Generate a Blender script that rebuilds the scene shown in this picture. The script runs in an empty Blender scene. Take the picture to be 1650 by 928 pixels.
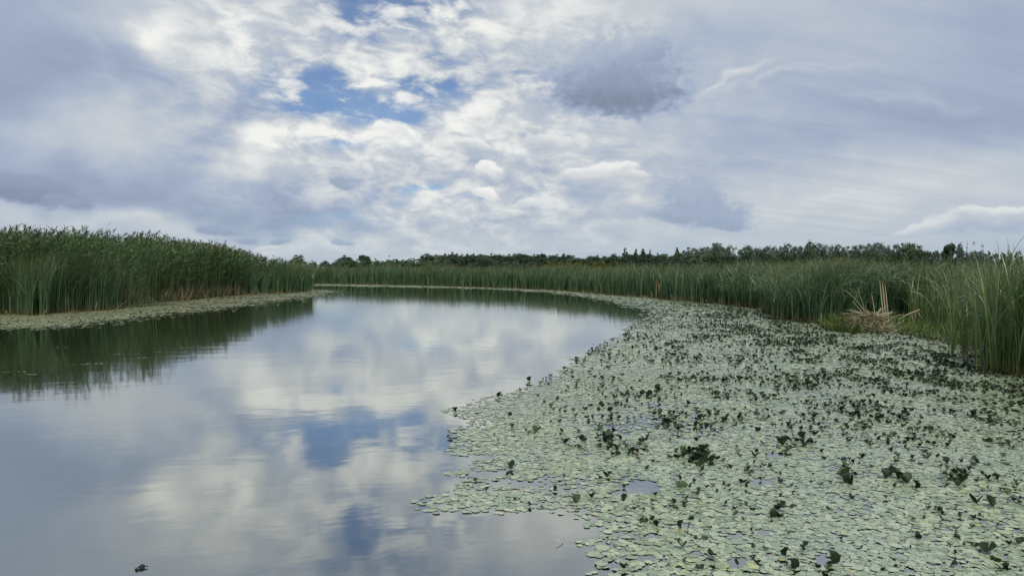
import bpy, math, random
import numpy as np
from math import radians, pi

SC = bpy.context.scene
COL = SC.collection
RNG = np.random.default_rng(7)
random.seed(7)

# ------------------------------------------------------------------ camera
CAM_H = 2.2                      # eye height above the water, metres
FPX = 1191.0                     # focal length in pixels of the 1650 px wide photograph
HZ = 432.0                       # picture row of the horizon
cam_data = bpy.data.cameras.new("camera")
cam_data.sensor_fit = 'HORIZONTAL'
cam_data.sensor_width = 36.0
cam_data.lens = 36.0 * FPX / 1650.0
cam_data.clip_start = 0.05
cam_data.clip_end = 20000.0
cam = bpy.data.objects.new("camera", cam_data)
COL.objects.link(cam)
cam.location = (0, 0, CAM_H)
cam.rotation_euler = (radians(90) - math.atan((464 - HZ) / FPX), 0, 0)
SC.camera = cam

SC.view_settings.view_transform = 'Standard'
SC.view_settings.look = 'None'
SC.view_settings.exposure = 0.4
SC.view_settings.gamma = 1.0
SC.view_settings.use_curve_mapping = False
SC.render.engine = 'CYCLES'
SC.cycles.use_denoising = True
SC.cycles.max_bounces = 6
SC.cycles.diffuse_bounces = 3
SC.cycles.glossy_bounces = 3
SC.cycles.transmission_bounces = 3
SC.cycles.caustics_reflective = False
SC.cycles.caustics_refractive = False

# ------------------------------------------------------------------ sky
SUN_EL, SUN_AZ = radians(58), radians(165)      # azimuth from straight ahead, clockwise: high behind the photographer
WS = 0.062
world = bpy.data.worlds.new("World")
SC.world = world
world.use_nodes = True
WT = world.node_tree
WT.nodes.clear()


class V:
    """a node socket with arithmetic"""
    def __init__(s, sock): s.s = sock
    def __add__(a, b): return op('ADD', a, b)
    def __radd__(a, b): return op('ADD', b, a)
    def __sub__(a, b): return op('SUBTRACT', a, b)
    def __rsub__(a, b): return op('SUBTRACT', b, a)
    def __mul__(a, b): return op('MULTIPLY', a, b)
    def __rmul__(a, b): return op('MULTIPLY', b, a)
    def __truediv__(a, b): return op('DIVIDE', a, b)
    def __rtruediv__(a, b): return op('DIVIDE', b, a)


TREE = WT


def put(sock, v):
    if isinstance(v, V): TREE.links.new(v.s, sock)
    else: sock.default_value = v


def op(kind, a, b=0.0, c=0.0, clamp=False):
    n = TREE.nodes.new('ShaderNodeMath'); n.operation = kind; n.use_clamp = clamp
    put(n.inputs[0], a); put(n.inputs[1], b); put(n.inputs[2], c)
    return V(n.outputs[0])


def clamp01(a): return op('ADD', a, 0.0, clamp=True)


def sstep(lo, hi, x):
    n = TREE.nodes.new('ShaderNodeMapRange'); n.interpolation_type = 'SMOOTHSTEP'
    put(n.inputs['Value'], x)
    n.inputs['From Min'].default_value = lo; n.inputs['From Max'].default_value = hi
    return V(n.outputs[0])


def lerp(a, b, t): return a + (b - a) * t


def comb(x, y, z=0.0):
    n = TREE.nodes.new('ShaderNodeCombineXYZ')
    put(n.inputs[0], x); put(n.inputs[1], y); put(n.inputs[2], z)
    return V(n.outputs[0])


def vop(kind, a, b=None):
    n = TREE.nodes.new('ShaderNodeVectorMath'); n.operation = kind
    put(n.inputs[0], a)
    if b is not None: put(n.inputs[1], b)
    return V(n.outputs['Value'] if kind in ('DOT_PRODUCT', 'LENGTH') else n.outputs['Vector'])


def noise(vec, scale, detail=5.0, rough=0.55, dist=0.0, color=False, dims='3D'):
    n = TREE.nodes.new('ShaderNodeTexNoise'); n.noise_dimensions = dims
    put(n.inputs['Vector'], vec)
    n.inputs['Scale'].default_value = scale; n.inputs['Detail'].default_value = detail
    n.inputs['Roughness'].default_value = rough; n.inputs['Distortion'].default_value = dist
    return V(n.outputs['Color' if color else 'Fac'])


def mixc(a, b, f):
    n = TREE.nodes.new('ShaderNodeMix'); n.data_type = 'RGBA'
    n.clamp_factor = True
    put(n.inputs['Factor'], f); put(n.inputs['A'], a); put(n.inputs['B'], b)
    return V(n.outputs['Result'])


def mapping(vec, loc, rot, scale):
    n = TREE.nodes.new('ShaderNodeMapping'); n.vector_type = 'TEXTURE'
    put(n.inputs['Vector'], vec)
    n.inputs['Location'].default_value = loc
    n.inputs['Rotation'].default_value = (0, 0, rot)
    n.inputs['Scale'].default_value = scale
    return V(n.outputs[0])


def ramp(fac, stops):
    n = TREE.nodes.new('ShaderNodeValToRGB')
    put(n.inputs[0], fac)
    el = n.color_ramp.elements
    while len(el) < len(stops): el.new(0.5)
    for e, (p, c) in zip(el, stops):
        e.position = p; e.color = (*c, 1)
    return V(n.outputs[0])


def lin(r, g, b):
    f = lambda c: c / 12.92 if c <= 0.04045 else ((c + 0.055) / 1.055) ** 2.4
    return tuple(f(c / 255) for c in (r, g, b))


def build_sky():
    sky = WT.nodes.new('ShaderNodeTexSky')
    sky.sky_type = 'NISHITA'; sky.sun_disc = False
    sky.sun_elevation = SUN_EL
    sky.sun_rotation = SUN_AZ
    sky.air_density = 1.0; sky.dust_density = 0.3; sky.ozone_density = 4.0
    tc = WT.nodes.new('ShaderNodeTexCoord')
    D = V(tc.outputs['Generated'])
    sp = WT.nodes.new('ShaderNodeSeparateXYZ'); WT.links.new(D.s, sp.inputs[0])
    x, y, z0 = (V(sp.outputs[i]) for i in range(3))
    z = op('MAXIMUM', z0, 0.0)
    h = op('SQRT', x * x + y * y)
    az = op('ARCTAN2', x, y)
    e = z / op('MAXIMUM', h, 0.02)
    e = op('MINIMUM', e, 3.0)
    inv = 1.0 / (z + 0.13)
    P = comb(x * inv, y * inv)                       # a level cloud layer seen in perspective
    AE = comb(az, e)

    def ang(px, py):
        u = (px - 825) / FPX; v = (HZ - py) / FPX
        return math.atan(u), v / math.sqrt(1 + u * u)

    wc = noise(comb(az, e * 1.2), 8.0, 5, 0.5, color=True)
    warp = vop('SUBTRACT', wc, (0.5, 0.5, 0.5))
    def scaled(v, k):
        n = TREE.nodes.new('ShaderNodeVectorMath'); n.operation = 'SCALE'
        put(n.inputs[0], v); n.inputs['Scale'].default_value = k
        return V(n.outputs[0])
    Q = vop('ADD', AE, vop('MULTIPLY', warp, (0.13, 0.13, 0)))      # soft cloud edges
    Q2 = vop('ADD', AE, vop('MULTIPLY', warp, (0.050, 0.045, 0)))

    def split(v):
        n = TREE.nodes.new('ShaderNodeSeparateXYZ'); TREE.links.new(v.s, n.inputs[0])
        return V(n.outputs[0]), V(n.outputs[1])
    Q, Q2 = split(Q), split(Q2)
    last = [0.0]          # each blob takes the sum before it as a (negligible) third coordinate: this keeps the shader's stack short

    def rad2(px, py, sx, sy, rot=0.0, q=None):
        q = q or Q
        a, ee = ang(px, py)
        m = mapping(comb(q[0], q[1], last[0]), (a, ee, 0), radians(rot), (sx / FPX, sy / FPX, 1e5))
        return vop('DOT_PRODUCT', m, m), m

    def gauss(px, py, sx, sy, rot=0.0, q=None):
        r2, _ = rad2(px, py, sx, sy, rot, q)
        return op('EXPONENT', r2 * -1.0)

    def total(lst, q=None):
        t = None
        for w, *g in lst:
            k = gauss(*g, q=q) * w
            t = k if t is None else t + k
            last[0] = t
        return t

    # textures of the layer
    n1 = (noise(P, 3.2, 9, 0.60, 0.25) - 0.5) * 3.2             # flocks of altocumulus
    n2 = (noise(P, 0.55, 5, 0.5, 0.2) - 0.5) * 2.4             # broad
    n3 = (noise(mapping(P, (0, 0, 0), radians(14), (1.5, 0.22, 1)), 1.0, 6, 0.55, 0.6) - 0.5) * 2.4   # streaks
    fine = (noise(comb(az, e * 1.5), 34.0, 7, 0.62, 0.2) - 0.5) * 2.4
    nc = (noise(comb(az, e * 1.5), 13.0, 7, 0.6, 0.5) - 0.5) * 3.0            # holes in the layer
    bump = (noise(comb(az, e * 1.2), 75.0, 4, 0.6, 0.3) - 0.5) * 2.4
    pn = noise(comb(az + e * 0.25, e * 1.9), 19.0, 8, 0.58, 0.35)
    puff = sstep(0.33, 0.69, pn) - 0.5                     # single tufts of the flock
    low = sstep(0.10, 0.0, e)

    # where the layer is smooth veil (left and right) and where it is broken flocks (centre)
    flock = clamp01(total([(1.1, 690, 190, 330, 190), (0.7, 560, 60, 260, 130), (0.5, 800, 330, 260, 90)]))
    streak = clamp01(total([(1.0, 1400, 150, 420, 230), (0.5, 1500, 320, 350, 80)]))

    L = 0.57 + n2 * 0.06 + flock * (n1 * 0.12 + puff * 0.42 + 0.10) + (1.0 - flock) * n1 * 0.03 + streak * n3 * 0.13
    L = L + total([
        # left veil
        (-0.24, 40, 140, 150, 190), (-0.10, 190, 110, 90, 60), (0.40, 240, 62, 46, 24, -8), (0.08, 270, 30, 120, 60),
        (0.24, 170, 190, 130, 52, 28), (0.12, 90, 240, 120, 40), (-0.16, 330, 150, 120, 32, -6), (-0.10, 400, 200, 110, 60),
        (0.12, 300, 195, 60, 40, 25), (-0.22, 200, 305, 230, 40, -10), (-0.14, 470, 345, 130, 30, -8), (-0.10, 330, 250, 110, 50),
        (0.36, 425, 258, 60, 30, 20), (0.26, 500, 228, 90, 22), (0.15, 250, 365, 260, 20, -7), (0.12, 60, 345, 160, 14, -5),
        (-0.22, 545, 350, 90, 22, -5), (0.12, 530, 395, 200, 22), (0.12, 400, 60, 90, 60),
        # centre
        (0.22, 610, 110, 70, 50), (0.20, 870, 20, 260, 34), (0.16, 700, 200, 200, 40), (0.10, 640, 260, 160, 30), (0.12, 640, 345, 130, 14, 4),
        # right
        (-0.13, 1450, 190, 300, 55, -6), (-0.14, 1620, 60, 150, 120), (-0.06, 1150, 60, 140, 80), (-0.05, 1180, 250, 160, 40),
        (0.20, 1165, 128, 62, 6, 7), (0.10, 1260, 142, 60, 5, -3), (0.08, 1200, 140, 50, 4, 0), (0.08, 1330, 128, 70, 4, -4), (0.08, 1420, 160, 60, 5, -2), (0.10, 1060, 215, 90, 40), (0.12, 1560, 270, 160, 36, 6), (0.14, 1300, 330, 260, 30), (0.1, 1500, 150, 60, 10, -6),
        (0.10, 1000, 390, 500, 20)])
    gap = total([
        (0.62, 600, 130, 150, 70, 4), (0.75, 570, 172, 80, 20, -6), (0.55, 500, 150, 50, 26), (0.6, 620, 180, 60, 14), (0.70, 600, 8, 70, 40), (0.65, 715, 5, 60, 26), (0.5, 690, 145, 60, 24),
        (0.45, 570, -50, 130, 40), (0.45, 720, -90, 120, 40), (0.55, 850, 128, 40, 14), (0.85, 680, 308, 42, 9), (0.35, 720, 325, 100, 10),
        (0.45, 545, 352, 90, 14), (0.40, 560, 235, 60, 12), (-0.45, 610, 105, 70, 34), (-0.3, 610, 150, 50, 14)], Q2)
    cover = 1.10 + n1 * 0.12 * (0.25 + flock) + puff * flock * 0.30 - gap * (1.0 + nc * 0.85 - puff * 0.9)
    cover = sstep(0.02, 1.0, cover) * 0.80 + 0.20
    L = L + fine * 0.03

    # separate clouds with edges of their own
    def cloud(L, cover, px, py, sx, sy, top, bot, rot=0.0, ragged=0.5, alpha=1.0, soft=0.28):
        soft = soft * 0.7
        r2, m = rad2(px, py, sx, sy, rot, Q2)
        r = op('SQRT', r2) + fine * (0.55 * ragged) + bump * (0.42 * ragged)
        mask = sstep(1.0 + soft, 1.0 - soft, r) * alpha
        s2 = WT.nodes.new('ShaderNodeSeparateXYZ'); WT.links.new(m.s, s2.inputs[0])
        g = sstep(-0.75, 0.75, V(s2.outputs[1]) + fine * 0.35)
        Lk = lerp(bot, top, g) + bump * 0.06
        L = lerp(L, Lk, mask); last[0] = L
        return L, op('MAXIMUM', cover, mask)

    for c in [
        (1010, 60, 66, 26, 0.86, 0.60, 8, 0.9, 0.9, 0.7), (1000, 112, 88, 66, 0.50, 0.10, 0, 0.9, 0.95, 0.5), (1030, 74, 46, 34, 0.58, 0.30, 10, 1.0, 0.9, 0.5), (925, 118, 46, 40, 0.54, 0.24, 0, 1.0, 0.8, 0.5), (990, 150, 104, 32, 0.24, 0.04, 0, 0.4, 0.8, 0.6),
        (970, 290, 68, 10, 0.80, 0.60, 0, 0.7, 0.75, 0.5), (932, 280, 22, 10, 0.96, 0.76, 0, 1.0, 0.95, 0.4), (962, 274, 26, 13, 0.98, 0.78, 0, 1.0, 0.95, 0.4), (998, 277, 28, 13, 0.96, 0.74, 0, 1.0, 0.95, 0.4), (1022, 287, 18, 7, 0.9, 0.7, 0, 1.0, 0.8, 0.4), (785, 271, 18, 11, 1.0, 0.86, 0, 1, 1, 0.35), (798, 279, 12, 9, 0.98, 0.8, 0, 1, 1, 0.35), (781, 316, 20, 7, 1.0, 0.82, -8, 1, 1, 0.35),
        (760, 232, 30, 10, 0.95, 0.70, -8, 1, 0.9, 0.4), (885, 228, 36, 16, 0.92, 0.62, 0, 1, 0.8, 0.4), (850, 330, 24, 6, 0.95, 0.8, 0, 1, 0.7, 0.4),
        (1115, 318, 50, 34, 0.46, 0.36, 0, 1, 0.85, 0.5), (1130, 345, 70, 22, 0.40, 0.28, 0, 0.8, 0.85, 0.45), (1150, 352, 50, 14, 0.40, 0.30, 0, 1, 0.8, 0.4),
        (1600, 360, 90, 15, 0.78, 0.44, 3, 1, 0.8, 0.5), (1530, 362, 44, 11, 0.84, 0.52, 8, 1, 0.8, 0.4), (1575, 350, 30, 9, 0.90, 0.62, 0, 1, 0.85, 0.4), (1630, 346, 40, 9, 0.92, 0.62, 0, 1, 0.85, 0.4), (1480, 372, 40, 9, 0.88, 0.6, 10, 1, 0.9, 0.35),
        (45, 302, 80, 20, 0.26, 0.12, -8, 0.6, 1.0, 0.35), (110, 322, 26, 7, 0.30, 0.24, 0, 1, 0.8, 0.4),
        (345, 364, 32, 7, 0.28, 0.18, 0, 0.7, 0.9, 0.4), (400, 379, 15, 4.5, 0.28, 0.22, 0, 0.7, 0.9, 0.4), (460, 385, 16, 5, 0.28, 0.22, 0, 0.7, 0.9, 0.4),
        (557, 392, 18, 5, 0.38, 0.3, 0, 1, 0.8, 0.4), (550, 297, 18, 7, 0.36, 0.3, -15, 1, 0.8, 0.4), (440, 395, 26, 5, 0.92, 0.7, 0, 1, 0.7, 0.4),
        (690, 405, 24, 7, 0.90, 0.75, -6, 1, 0.6, 0.4), (1030, 345, 60, 10, 0.52, 0.40, 0, 1, 0.5, 0.5),
    ]:
        L, cover = cloud(L, cover, *c)

    k = 0.60 / WS
    col = ramp(clamp01(L), [(0.0, lin(138, 147, 168)), (0.22, lin(160, 174, 202)), (0.45, lin(184, 199, 223)), (0.70, lin(221, 228, 235)), (1.0, lin(268, 269, 265))])
    colk = vop('MULTIPLY', col, (k, k, k))
    # the air low over the horizon: pale and a little blue
    colk = mixc(colk, tuple(c * k for c in lin(190, 210, 224)) + (1,), low * 0.45)
    skyc = vop('MULTIPLY', V(sky.outputs[0]), (0.74, 0.94, 1.18))      # the deeper blue between thick clouds
    fin = mixc(skyc, colk, cover)
    bg = WT.nodes.new('ShaderNodeBackground')
    WT.links.new(fin.s, bg.inputs[0]); bg.inputs[1].default_value = WS
    out = WT.nodes.new('ShaderNodeOutputWorld')
    WT.links.new(bg.outputs[0], out.inputs[0])
    world.cycles.sampling_method = 'MANUAL'
    world.cycles.sample_map_resolution = 512


build_sky()

# ------------------------------------------------------------------ sun, behind thin cloud
sun_data = bpy.data.lights.new("sun", 'SUN')
sun_data.energy = 2.7
sun_data.angle = radians(14)
sun_data.color = (1.0, 0.95, 0.88)
sun = bpy.data.objects.new("sun", sun_data)
COL.objects.link(sun)
from mathutils import Vector
_sd = Vector((math.sin(SUN_AZ) * math.cos(SUN_EL), math.cos(SUN_AZ) * math.cos(SUN_EL), math.sin(SUN_EL)))
sun.rotation_euler = _sd.to_track_quat('Z', 'Y').to_euler()

# ------------------------------------------------------------------ helpers
def at(px, py, z=0.0):
    """point of the level z that the photograph shows at this pixel (used once, to survey the place)"""
    d = (CAM_H - z) * FPX / (py - HZ)
    return np.array([(px - 825) / FPX * d, d])


def tag(o, label=None, cat=None, group=None, kind=None):
    if label: o['label'] = label
    if cat: o['category'] = cat
    if group: o['group'] = group
    if kind: o['kind'] = kind
    return o


def np_mesh(name, verts, faces, mat=None, smooth=False, **attrs):
    """faces: list of integer arrays (n, k); attrs: one float per vertex"""
    me = bpy.data.meshes.new(name)
    verts = np.asarray(verts, dtype=np.float32)
    me.vertices.add(len(verts)); me.vertices.foreach_set('co', verts.ravel())
    faces = [np.asarray(f, dtype=np.int32) for f in faces if len(f)]
    loops = np.concatenate([f.ravel() for f in faces])
    tot = np.concatenate([np.full(len(f), f.shape[1], dtype=np.int32) for f in faces])
    start = np.concatenate([[0], np.cumsum(tot)[:-1]]).astype(np.int32)
    me.loops.add(len(loops)); me.loops.foreach_set('vertex_index', loops)
    me.polygons.add(len(tot)); me.polygons.foreach_set('loop_start', start); me.polygons.foreach_set('loop_total', tot)
    if smooth: me.polygons.foreach_set('use_smooth', np.ones(len(tot), dtype=bool))
    for k, v in attrs.items():
        a = me.attributes.new(k, 'FLOAT', 'POINT')
        a.data.foreach_set('value', np.asarray(v, dtype=np.float32))
    me.update(calc_edges=True)
    if mat: me.materials.append(mat)
    return me


def link(name, me, parent=None, loc=None):
    o = bpy.data.objects.new(name, me)
    COL.objects.link(o)
    if parent is not None: o.parent = parent
    if loc is not None: o.location = loc
    return o


def empty(name, loc=(0, 0, 0)):
    o = bpy.data.objects.new(name, None); COL.objects.link(o)
    o.location = loc; o.empty_display_size = 0.2
    return o


class Bag:
    """collects pieces and builds one mesh"""
    def __init__(s): s.v, s.f, s.r, s.t, s.n = [], [], [], [], 0
    def add(s, v, faces, r, t):
        v = np.asarray(v).reshape(-1, 3)
        s.v.append(v); s.f += [np.asarray(f) + s.n for f in faces]; s.n += len(v)
        s.r.append(np.broadcast_to(r, len(v)) if np.ndim(r) == 0 else np.asarray(r).ravel())
        s.t.append(np.broadcast_to(t, len(v)) if np.ndim(t) == 0 else np.asarray(t).ravel())
    def mesh(s, name, mat, smooth=False):
        by = {}
        for f in s.f: by.setdefault(f.shape[1], []).append(f)
        return np_mesh(name, np.concatenate(s.v), [np.concatenate(f) for f in by.values()], mat, smooth,
                       rnd=np.concatenate(s.r), along=np.concatenate(s.t))


def ribbons(base, length, width, az, lean, bend, twist, nseg=4, power=1.7, taper=2.5, wbase=0.55):
    """leaf blades: (N,) arrays. returns verts, [quads], t. Blades lean towards az and bend over towards the tip."""
    base = np.asarray(base, float); N = len(base)
    f = lambda a: np.broadcast_to(np.asarray(a, float), (N,))
    length, width, az, lean, bend, twist = map(f, (length, width, az, lean, bend, twist))
    tt = np.linspace(0, 1, nseg + 1)
    tm = (tt[1:] + tt[:-1]) / 2
    th = lean[:, None] + bend[:, None] * tm[None] ** power
    ca, sa = np.cos(az)[:, None], np.sin(az)[:, None]
    dirs = np.stack([np.sin(th) * ca, np.sin(th) * sa, np.cos(th)], -1)
    step = dirs * (length / nseg)[:, None, None]
    c = np.concatenate([np.zeros((N, 1, 3)), np.cumsum(step, 1)], 1) + base[:, None]
    tan = np.concatenate([dirs[:, :1], (dirs[:, 1:] + dirs[:, :-1]) / 2, dirs[:, -1:]], 1)
    b = np.stack([-sa, ca, np.zeros_like(ca)], -1) * np.ones((N, nseg + 1, 1))
    nrm = np.cross(tan, b)
    tw = twist[:, None, None]
    wv = b * np.cos(tw) + nrm * np.sin(tw)
    prof = (wbase + (1 - wbase) * np.minimum(tt / 0.3, 1)) * (1 - tt ** taper) + 0.04
    wv = wv * (width[:, None] * prof[None] / 2)[..., None]
    v = np.stack([c - wv, c + wv], 2).reshape(N, -1, 3)
    i = np.arange(nseg)[None] * 2 + (np.arange(N) * 2 * (nseg + 1))[:, None]
    q = np.stack([i, i + 1, i + 3, i + 2], -1).reshape(-1, 4)
    t = np.repeat(tt, 2)[None] * np.ones((N, 1))
    return v.reshape(-1, 3), [q], t.ravel(), c


def add_ribbons(bag, r, *a, **k):
    v, f, t, c = ribbons(*a, **k)
    n = len(v) // len(a[0])
    bag.add(v, f, np.repeat(np.broadcast_to(r, len(a[0])), n), t)
    return c


def tube(bag, pts, radii, r=0.5, sides=5, closed=True):
    pts = np.asarray(pts, float); n = len(pts)
    tan = np.gradient(pts, axis=0); tan /= np.linalg.norm(tan, axis=1)[:, None] + 1e-9
    up = np.where(np.abs(tan[:, 2:3]) > 0.9, np.array([[1., 0, 0]]), np.array([[0, 0, 1.]]))
    a = np.cross(tan, up); a /= np.linalg.norm(a, axis=1)[:, None]
    b = np.cross(tan, a)
    ang = np.arange(sides) / sides * 2 * pi
    radii = np.broadcast_to(radii, n)
    v = pts[:, None] + radii[:, None, None] * (a[:, None] * np.cos(ang)[None, :, None] + b[:, None] * np.sin(ang)[None, :, None])
    i = np.arange(n - 1)[:, None] * sides; j = np.arange(sides)[None]; k = (j + 1) % sides
    q = np.stack([i + j, i + k, i + k + sides, i + j + sides], -1).reshape(-1, 4)
    fs = [q]
    if closed:
        fs.append(np.arange(sides)[None, ::-1]); fs.append((np.arange(sides) + (n - 1) * sides)[None])
    bag.add(v.reshape(-1, 3), fs, r, np.repeat(np.linspace(0, 1, n), sides))


def vnoise(x, y, seed=0):
    """smooth value noise in [0, 1]"""
    xi, yi = np.floor(x).astype(int), np.floor(y).astype(int)
    fx, fy = x - xi, y - yi
    fx = fx * fx * (3 - 2 * fx); fy = fy * fy * (3 - 2 * fy)
    def hsh(a, b):
        n = (a * 374761393 + b * 668265263 + seed * 982451653) & 0x7fffffff
        n = ((n ^ (n >> 13)) * 1274126177) & 0x7fffffff
        return ((n ^ (n >> 16)) & 0xffff) / 65535.0
    return (hsh(xi, yi) * (1 - fx) + hsh(xi + 1, yi) * fx) * (1 - fy) + (hsh(xi, yi + 1) * (1 - fx) + hsh(xi + 1, yi + 1) * fx) * fy


def fbm(x, y, seed=0, oct=4):
    s, a, t = 0, 0.5, 0
    for k in range(oct):
        s = s + a * vnoise(x * 2 ** k, y * 2 ** k, seed + k); t += a; a *= 0.5
    return s / t


def inside(poly, x, y):
    r = np.zeros(x.shape, bool); n = len(poly)
    for i in range(n):
        (x0, y0), (x1, y1) = poly[i], poly[(i + 1) % n]
        if y0 == y1: continue
        c = ((y0 > y) != (y1 > y)) & (x < (x1 - x0) * (y - y0) / (y1 - y0) + x0)
        r ^= c
    return r


def seg_dist(poly, x, y, closed=False):
    """distance to a polyline, and the signed side"""
    best = np.full(x.shape, 1e9)
    n = len(poly) - (0 if closed else 1)
    for i in range(n):
        a = np.asarray(poly[i]); b = np.asarray(poly[(i + 1) % len(poly)])
        d = b - a; L = d @ d + 1e-12
        t = np.clip(((x - a[0]) * d[0] + (y - a[1]) * d[1]) / L, 0, 1)
        best = np.minimum(best, np.hypot(x - a[0] - t * d[0], y - a[1] - t * d[1]))
    return best


# ------------------------------------------------------------------ materials
def new_mat(name):
    global TREE
    m = bpy.data.materials.new(name); m.use_nodes = True
    m.node_tree.nodes.clear(); TREE = m.node_tree
    return m


def attr(name):
    n = TREE.nodes.new('ShaderNodeAttribute'); n.attribute_name = name
    return V(n.outputs['Fac'])


def finish(shader):
    o = TREE.nodes.new('ShaderNodeOutputMaterial'); TREE.links.new(shader.s, o.inputs[0])


def principled(base, rough=0.5, ior=1.45, spec=0.5, normal=None, transl=0.0):
    p = TREE.nodes.new('ShaderNodeBsdfPrincipled')
    put(p.inputs['Base Color'], base if isinstance(base, V) else (*base, 1))
    put(p.inputs['Roughness'], rough)
    p.inputs['IOR'].default_value = ior; p.inputs['Specular IOR Level'].default_value = spec
    if normal is not None: put(p.inputs['Normal'], normal)
    res = V(p.outputs[0])
    if transl:
        t = TREE.nodes.new('ShaderNodeBsdfTranslucent')
        put(t.inputs[0], base if isinstance(base, V) else (*base, 1))
        m = TREE.nodes.new('ShaderNodeMixShader'); m.inputs[0].default_value = transl
        TREE.links.new(res.s, m.inputs[1]); TREE.links.new(t.outputs[0], m.inputs[2])
        res = V(m.outputs[0])
    return res


def bump(height, strength=0.3, dist=0.01, normal=None):
    n = TREE.nodes.new('ShaderNodeBump')
    n.inputs['Strength'].default_value = strength; n.inputs['Distance'].default_value = dist
    put(n.inputs['Height'], height)
    if normal is not None: put(n.inputs['Normal'], normal)
    return V(n.outputs[0])


def geo_pos():
    n = TREE.nodes.new('ShaderNodeNewGeometry'); return V(n.outputs['Position'])


def leaf_mat(name, stops, rough=0.5, transl=0.32, base_col=None, base_to=0.12, spec=0.4, patch=None, patch_scale=0.3, tip_col=None):
    m = new_mat(name)
    c = ramp(attr('rnd'), stops)
    if patch:                                        # stands of slightly different green within the bed
        pn = noise(geo_pos(), patch_scale, 3, 0.5)
        c = mixc(c, (*patch, 1), sstep(0.45, 0.70, pn) * 0.6)
    if tip_col: c = mixc(c, (*tip_col, 1), sstep(0.72, 1.0, attr('along')) * 0.7)
    if base_col: c = mixc((*base_col, 1), c, sstep(0.0, base_to, attr('along')))
    finish(principled(c, rough, spec=spec, transl=transl))
    return m


M_CAT = leaf_mat('cattail_leaf', [(0.0, (0.026, 0.068, 0.036)), (0.35, (0.056, 0.122, 0.060)), (0.70, (0.110, 0.185, 0.082)), (0.90, (0.21, 0.27, 0.125)), (1.0, (0.34, 0.29, 0.15))],
                 base_col=(0.16, 0.16, 0.065), base_to=0.22, patch=(0.105, 0.150, 0.058), tip_col=(0.15, 0.15, 0.055), spec=0.5, rough=0.42)
M_CAT_NEAR = leaf_mat('cattail_leaf_near', [(0.0, (0.034, 0.070, 0.024)), (0.35, (0.070, 0.125, 0.040)), (0.70, (0.130, 0.190, 0.058)), (0.90, (0.22, 0.29, 0.13)), (1.0, (0.36, 0.31, 0.17))],
                 base_col=(0.13, 0.13, 0.05), base_to=0.18, tip_col=(0.17, 0.18, 0.07), spec=0.6, rough=0.38)
M_REED = leaf_mat('common_reed_leaf', [(0.0, (0.038, 0.086, 0.040)), (0.40, (0.092, 0.160, 0.066)), (0.75, (0.180, 0.245, 0.100)), (1.0, (0.27, 0.26, 0.12))], patch=(0.13, 0.165, 0.055))
M_PLUME = leaf_mat('reed_plume', [(0.0, (0.10, 0.09, 0.06)), (1.0, (0.18, 0.16, 0.09))], transl=0.3)
M_DEAD = leaf_mat('dead_reed', [(0.0, (0.09, 0.075, 0.042)), (0.5, (0.205, 0.180, 0.105)), (0.85, (0.33, 0.295, 0.185)), (1.0, (0.46, 0.42, 0.29))], rough=0.7, transl=0.1)
M_PALE = leaf_mat('bleached_stalk', [(0.0, (0.30, 0.26, 0.16)), (1.0, (0.50, 0.44, 0.30))], rough=0.7, transl=0.0)
M_GRASS = leaf_mat('bank_grass', [(0.0, (0.045, 0.095, 0.022)), (0.45, (0.10, 0.145, 0.03)), (0.85, (0.30, 0.32, 0.03)), (1.0, (0.32, 0.28, 0.08))], transl=0.35)
M_PAD = None


def pad_mat(name, stops, rough=0.36, tint=(0.235, 0.295, 0.245)):
    m = new_mat(name)
    c = ramp(attr('rnd'), stops)
    pn = noise(geo_pos(), 0.55, 4, 0.55)
    c = mixc(c, (*tint, 1), sstep(0.40, 0.65, pn) * 0.40)
    vein = noise(geo_pos(), 60, 3, 0.6)
    c2 = mixc(c, (0.09, 0.10, 0.05, 1), sstep(0.60, 0.80, vein) * 0.35)
    rim = sstep(0.86, 1.0, attr('along'))                 # the brownish margin of a pad
    c2 = mixc(c2, (0.060, 0.060, 0.030, 1), rim * 0.75)
    finish(principled(c2, rough, ior=1.55, spec=0.6, normal=bump(noise(geo_pos(), 35, 3, 0.5), 0.35, 0.01)))
    return m


M_PAD = pad_mat('lily_pad', [(0.0, (0.120, 0.175, 0.098)), (0.40, (0.220, 0.275, 0.172)), (0.86, (0.340, 0.385, 0.250)), (0.93, (0.37, 0.37, 0.13)), (1.0, (0.17, 0.13, 0.06))])
M_WEED = pad_mat('duckweed_mat', [(0.0, (0.115, 0.140, 0.068)), (0.6, (0.175, 0.195, 0.100)), (1.0, (0.22, 0.225, 0.125))], 0.55, (0.15, 0.17, 0.095))
M_STAND = leaf_mat('raised_lily_leaf', [(0.0, (0.009, 0.017, 0.006)), (0.5, (0.018, 0.032, 0.010)), (0.8, (0.045, 0.075, 0.022)), (1.0, (0.11, 0.15, 0.045))], rough=0.5, transl=0.15, spec=0.25)


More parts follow.
